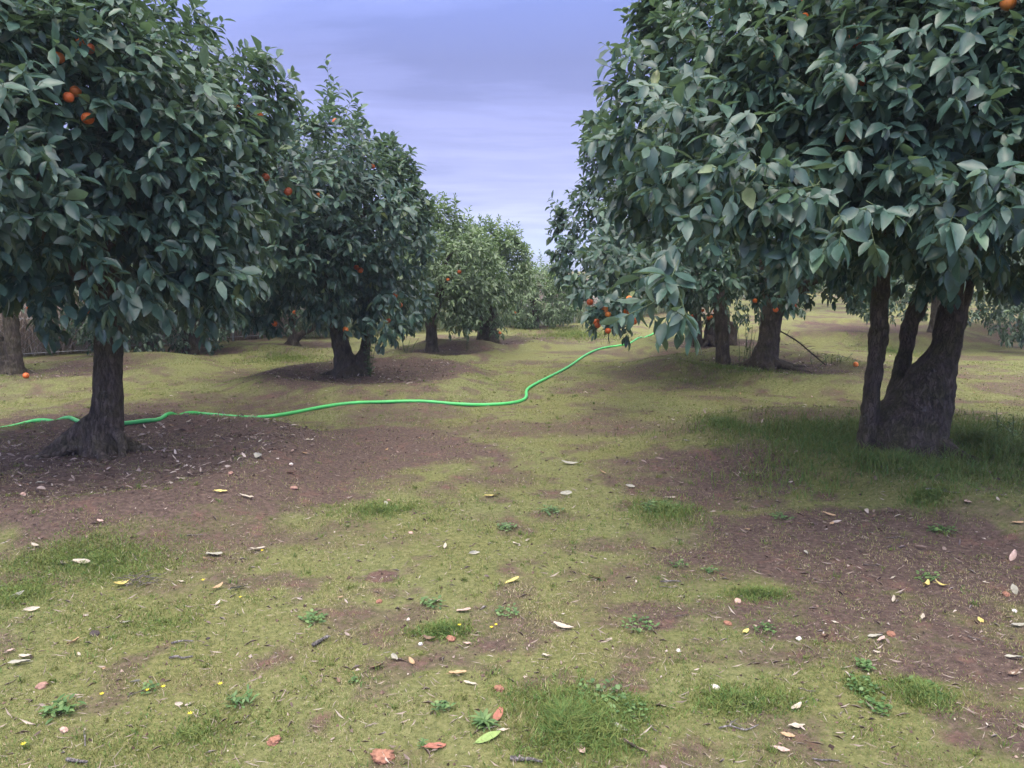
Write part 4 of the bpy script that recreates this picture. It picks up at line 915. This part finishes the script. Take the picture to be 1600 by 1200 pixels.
# heap of dry twigs: one thing
def twig_heap():
    tb = Tubes(); r2 = RS(5)
    for i in range(26):
        a = r2.rand() * pi; L_ = r2.uniform(.05, .16); c = np.array((r2.randn() * .04, r2.randn() * .03, .01 + r2.rand() * .02)); d = np.array((cos(a), sin(a) * .7, r2.randn() * .2)) * L_ / 2
        tb.add([c - d, c + np.array((0, 0, .008)), c + d], [.0016, .0014, .0008], 5, 6)
    o = link('twig_heap', tb.mesh('twig_heap', [M['twig']])); put(o, 222, 914, 0, .004); tag(o, 'tangled little heap of dry twigs on the left grass', 'twigs')
twig_heap()
def stone_mesh(rs, s, mat, flatn=.6, lump=.25, lumps=0):
    import bmesh
    bm = bmesh.new(); bmesh.ops.create_icosphere(bm, subdivisions=4, radius=1)
    ph = rs.rand(6) * 6
    for v in bm.verts:
        c = v.co; k = 1 + lumps * 1.6 * (vnoise(c.x * 4 + 7, c.y * 4 + c.z * 5.3, 7) - .5) + lumps * 1.6 * (vnoise(c.x * 9 + c.z * 8, c.y * 9, 8) - .5) + .10 * (vnoise(c.x * 7 + c.z * 4, c.y * 7 - c.z * 5, 9) - .5) + lump * (.5 * sin(2.3 * c.x + ph[0]) * cos(2.1 * c.y + ph[1]) + .35 * sin(4.1 * c.z + ph[2] + 2 * c.x) + .25 * sin(6.5 * c.y + ph[3] + 3 * c.z)) + lumps * rs.randn() * .12
        v.co = (c.x * k * s, c.y * k * s * .8, c.z * k * s * flatn)
    me = bpy.data.meshes.new('stone'); bm.to_mesh(me); bm.free(); me.materials.append(mat)
    me.polygons.foreach_set('use_smooth', np.ones(len(me.polygons), bool)); return me
for px, py, s, mt, nm, lu, lab in [
    (148, 992, .022, 'stone_dark', 'stone', 0, 'black rounded stone on moss at lower left'),
    (325, 998, .009, 'stone_dark', 'stone', 0, 'tiny black pebble right of the two parallel sticks'),
    (66, 1073, .020, 'stone_red', 'stone', 0, 'smooth reddish stone on moss near the lower left edge'),
    (100, 1142, .014, 'stone_pink', 'stone', 0, 'pale pink pebble at the bottom left beside the thin twig'),
    (1153, 941, .020, 'stone_pink', 'stone', 0, 'pale pink rounded stone by weeds on the right soil'),
    (1248, 999, .013, 'stone_white', 'stone', 0, 'white angular pebble on the brown soil right of centre'),
    (1118, 1075, .016, 'stone_white', 'stone', 0, 'white crumbled stone on moss right of centre'),
    (657, 1007, .011, 'stone_white', 'stone', 0, 'white oval pebble left of the small grass tuft'),
    (459, 764, .026, 'stone_red', 'stone', 0, 'flat reddish stone at the front of the brown band'),
    (360, 741, .022, 'stone_red', 'stone', 0, 'reddish stone on the hose tree mound slope'),
    (455, 726, .016, 'stone_white', 'stone', 0, 'small white stone on the brown band'),
    (608, 783, .016, 'stone_red', 'stone', 0, 'reddish pebble on moss right of the brown band'),
    (642, 833, .014, 'stone_pink', 'stone', 0, 'pale pebble on the open moss left of mid path'),
    (36, 773, .018, 'stone_pink', 'stone', 0, 'pale stone at the left edge of the brown band'),
    (1060, 1017, .010, 'stone_white', 'stone', 0, 'tiny white pebble on soil right of the curled leaf'),
    (1585, 955, .012, 'stone_white', 'stone', 0, 'tiny cream pebble at the right edge between two leaves'),
    (598, 1186, .036, 'clay', 'clay_heap', .18, 'crumbly heap of orange clay at the bottom edge'),
    (780, 1078, .020, 'clay', 'clay_heap', .18, 'small orange clay crumb above the grass patch'),
    (704, 1000, .020, 'clay', 'clay_heap', .18, 'dark red clay crumb under the small grass tuft'),
    (428, 1160, .022, 'clay', 'clay_heap', .15, 'pinkish clay crumb on moss at lower left'),
    (592, 941, .016, 'clay', 'clay_heap', .2, 'brown worm cast of clay on moss left of mid path'),
    (1392, 992, .018, 'clay', 'clay_heap', .18, 'reddish clay crumb on dark soil right of centre'),
    (1137, 975, .016, 'clay', 'clay_heap', .18, 'reddish clay crumb on soil below the pink stone'),
    (1572, 930, .018, 'clay', 'clay_heap', .18, 'reddish clay crumb left of the flat grey green leaf')]:
    me = stone_mesh(rs, s, M[mt], .62, .25, lu); me.name = nm; o = link(nm, me); put(o, px, py, rs.rand() * 6, s * .2)
    tag(o, lab, 'stone' if nm == 'stone' else 'clay lump', 'stones and clay crumbs on the orchard floor')

def rosette(rs, n, L_, wr, rise, serr=False, stems=0):
    a = np.arange(n) * 2.39996 + rs.rand(n) * .4; el = rs.uniform(rise * .4, rise * 1.4, n)
    D = np.stack([np.cos(a) * np.cos(el), np.sin(a) * np.cos(el), np.sin(el)], -1); sp = rs.rand(n) ** .6 * stems
    P = np.stack([np.cos(a * 1.7) * sp, np.sin(a * 1.7) * sp, .004 + .02 * rs.rand(n)], -1)
    V, T, Qd, tt = leaves_geo(P, D, np.broadcast_to([0, 0, 1.], D.shape) + rs.randn(n, 3) * .2, L_ * rs.uniform(.6, 1.2, n), L_ * wr * rs.uniform(.8, 1.2, n), rs.uniform(.1, .5, n), rs.uniform(.0, .3, n), rs.rand(n))
    return mesh_np('weed', V, T, Qd, [M['weed']], attrs={'tint': tt})
for px, py, n, L_, wr, st, lab in [
    (757, 1135, 26, .075, .28, .0, 'spiky grey green thistle rosette left of the grass patch'),
    (660, 1168, 12, .035, .25, .0, 'small star shaped weed above the red leaf at the bottom'),
    (690, 1108, 16, .025, .8, .03, 'little clover patch left of the thistle rosette'),
    (1345, 1076, 34, .032, .8, .055, 'round leaved clover clump at the lower right'),
    (1440, 1082, 40, .035, .75, .065, 'larger round leaved clover clump near the lower right corner'),
    (1370, 1108, 22, .03, .7, .045, 'low clover patch below the round leaved clump'),
    (1000, 980, 26, .034, .85, .075, 'round leaved weed on bare earth right of the whitish leaf'),
    (1060, 885, 14, .032, .8, .04, 'small round leaved weed above the straight white stick'),
    (1108, 895, 10, .03, .7, .03, 'small weed right of the round leaved one above the stick'),
    (792, 826, 24, .045, .5, .06, 'blue green weed on moss in mid path'),
    (860, 800, 30, .045, .5, .08, 'blue green weed at the border of moss and brown soil'),
    (1030, 795, 70, .06, .5, .12, 'wide weed clump on the brown soil left of the tall grass'),
    (673, 945, 22, .045, .4, .05, 'leafy weed above the small grass tuft with clay'),
    (790, 960, 24, .035, .7, .06, 'low round leaved weed left of the whitish leaf'),
    (490, 970, 20, .045, .4, .05, 'flat weed on moss above the silver grey stick'),
    (95, 1113, 28, .05, .35, .05, 'feathery grey weed at the bottom left'),
    (375, 1100, 26, .045, .3, .05, 'feathery dark weed on moss at the lower left'),
    (235, 1080, 14, .035, .5, .03, 'dark leafy weed beside the yellow flowers on the left'),
    (1195, 985, 22, .03, .6, .05, 'bright weed on soil right of the yellow curled leaf'),
    (1470, 830, 26, .045, .5, .07, 'bright green weed on dark soil below the tall grass'),
    (1450, 905, 20, .035, .6, .05, 'small weed behind the bowed yellow leaves'),
    (935, 1090, 40, .03, .8, .10, 'clover mixed into the right side of the grass patch'),
    (985, 1115, 30, .03, .8, .07, 'clover at the right rim of the grass patch'),
    (1220, 810, 22, .045, .5, .06, 'small weed on soil left of the tan rounded leaf'),
    (552, 1067, 9, .025, .6, .015, 'tiny seedling on moss in the lower middle'),
    (1350, 1045, 16, .03, .7, .03, 'small clover sprig above the round leaved clump')]:
    o = link('weed', rosette(rs, n * 2, L_ * rs.uniform(.5, .75), wr, rs.uniform(.3, .7), stems=st * .9 + .006)); put(o, px, py, rs.rand() * 6, .0); tag(o, lab, 'weed', 'low weeds growing in the moss')
# yellow flowers
def flower():
    V, T = [], []; 
    for k in range(6):
        a = k * 1.047; V += [(0, 0, .028), (.004 * cos(a - .4), .004 * sin(a - .4), .031), (.009 * cos(a), .009 * sin(a), .033), (.004 * cos(a + .4), .004 * sin(a + .4), .031)]
        b = k * 4; T += [(b, b + 1, b + 2), (b, b + 2, b + 3)]
    b = len(V); V += [(-.001, 0, 0), (.001, 0, 0), (0, .0015, 0), (0, 0, .029)]; T += [(b, b + 1, b + 3), (b + 1, b + 2, b + 3), (b + 2, b, b + 3)]
    return mesh_np('flower', V, T, None, [M['yellow_flower'], M['stem']], [0] * 12 + [1] * 3, smooth=False)
FL = flower()
for px, py in [(231, 1090), (256, 1086), (345, 1083), (38, 1177), (318, 918), (376, 942), (718, 988), (768, 992), (775, 987), (160, 1098), (410, 870), (298, 1130)]:
    o = link('flower', FL); put(o, px, py, rs.rand() * 6, 0); s = rs.uniform(.8, 1.3); o.scale = (s, s, s); tag(o, 'tiny yellow wild flower standing in the moss', 'flower', 'tiny yellow flowers in the moss')
# fallen oranges
for px, py, lab in [(1337, 573, 'fallen orange lying on grass left of the slim stem of the burled tree'), (41, 591, 'fallen orange lying on soil at the foot of the left edge tree')]:
    o = link('orange', ORANGE); put(o, px, py, 1, .034, (1.2, .3)); o.scale = (.039,) * 3; tag(o, lab, 'orange', 'fallen oranges on the ground')
# dead branch leaning at the forked tree
def dead_branch():
    a = ground_pt(1292, 572); x, y = TXY['R2']; b = np.array([x + .2, y - .05, float(height(x, y)) + .55]); r2 = RS(9); tb = Tubes()
    tb.add([b, b * .66 + a * .34 + np.array((0, 0, .04)), b * .3 + a * .7 + np.array((0, 0, .02)), a], [.010, .012, .011, .008], 7, 20, r2, .2)
    for t in np.linspace(.15, .95, 12):
        q = b * (1 - t) + a * t; d = np.array((r2.uniform(-.05, .2), r2.randn() * .1, r2.uniform(-.05, .16))); tb.add([q, q + d * .5 + np.array((0, 0, .02)), q + d], [.005, .004, .0015], 5, 6)
    o = link('dead_branch', tb.mesh('dead_branch', [M['bark']])); tag(o, 'bare dead branch leaning from the forked trunk down to the grass', 'branch')
dead_branch()
# upright weeds between and beside trunks
def tall_weed(px, py, h, ns, spread, lab, lsz=.05, per=14):
    r2 = RS(int(px)); p = ground_pt(px, py); root = empty('tall_weed', p); Ps, Ds, Ls = [], [], []
    for k in range(ns):
        tb = Tubes(); b = np.array((r2.randn() * spread, r2.randn() * spread, -.02)); tip = b + np.array((r2.randn() * .06, r2.randn() * .06, h * r2.uniform(.6, 1.05))); tb.add([b, (b + tip) / 2 + r2.randn(3) * .012, tip], [.005, .004, .002], 5, 8); link('stalk', tb.mesh('stalk', [M['stem']]), root)
        for j in range(per):
            t = r2.uniform(.12, 1.0); a = r2.rand() * 6.28; Ps.append(b + (tip - b) * t); Ds.append((cos(a), sin(a), r2.uniform(-.2, .7))); Ls.append(lsz * r2.uniform(.5, 1.2))
    Ps, Ds, Ls = np.array(Ps), np.array(Ds), np.array(Ls); n = len(Ps)
    V, T, Qd, tt = leaves_geo(Ps, Ds, np.broadcast_to([0, 0, 1.], (n, 3)) + r2.randn(n, 3) * .3, Ls, Ls * .4, r2.uniform(0, .4, n), r2.uniform(0, .4, n), r2.rand(n) * .7)
    link('foliage', mesh_np('foliage', V, T, Qd, [M['weed']], attrs={'tint': tt}), root); tag(root, lab, 'weed', 'upright weeds by the trunks')
tall_weed(1165, 572, .65, 9, .10, 'upright leafy weeds between the two stems of the forked tree')
tall_weed(1300, 570, .22, 8, .12, 'low wispy weed at the foot of the leaning dead branch', .03)
tall_weed(578, 588, .75, 6, .05, 'leafy sucker shoots climbing beside the twin stemmed trunk', .06, 24)
tall_weed(640, 1012 - 460, .3, 4, .05, 'thin weed stalks left of the short gnarled stem', .03, 8)
tall_weed(733, 540, .5, 2, .03, 'spindly stalk left of the broad sawn off trunk', .04, 10)
tall_weed(1590, 690, .3, 7, .10, 'dark upright weeds in tall grass at the right edge', .05, 10)

# ------------------------------------------------------------------ haze in the air
def haze():
    m = bpy.data.materials.new('haze'); m.use_nodes = True; nt = m.node_tree; nt.nodes.clear()
    out = N(nt, 'ShaderNodeOutputMaterial'); v = N(nt, 'ShaderNodeVolumePrincipled'); v.inputs['Color'].default_value = (.66, .77, 1, 1); v.inputs['Density'].default_value = HAZE
    v.inputs['Anisotropy'].default_value = 0; nt.links.new(v.outputs[0], out.inputs['Volume'])
    x0, x1, y0, y1, z0, z1 = -2600, 2600, -100, 3100, -1.5, 45
    V = [(x, y, z) for x in (x0, x1) for y in (y0, y1) for z in (z0, z1)]
    Q = [(0, 1, 3, 2), (4, 6, 7, 5), (0, 4, 5, 1), (2, 3, 7, 6), (0, 2, 6, 4), (1, 5, 7, 3)]
    o = link('haze', mesh_np('haze', V, None, Q, [m], smooth=False)); tag(o, 'thin bluish haze filling the air over the orchard', 'haze', kind='stuff')
HAZE = .0016
haze()
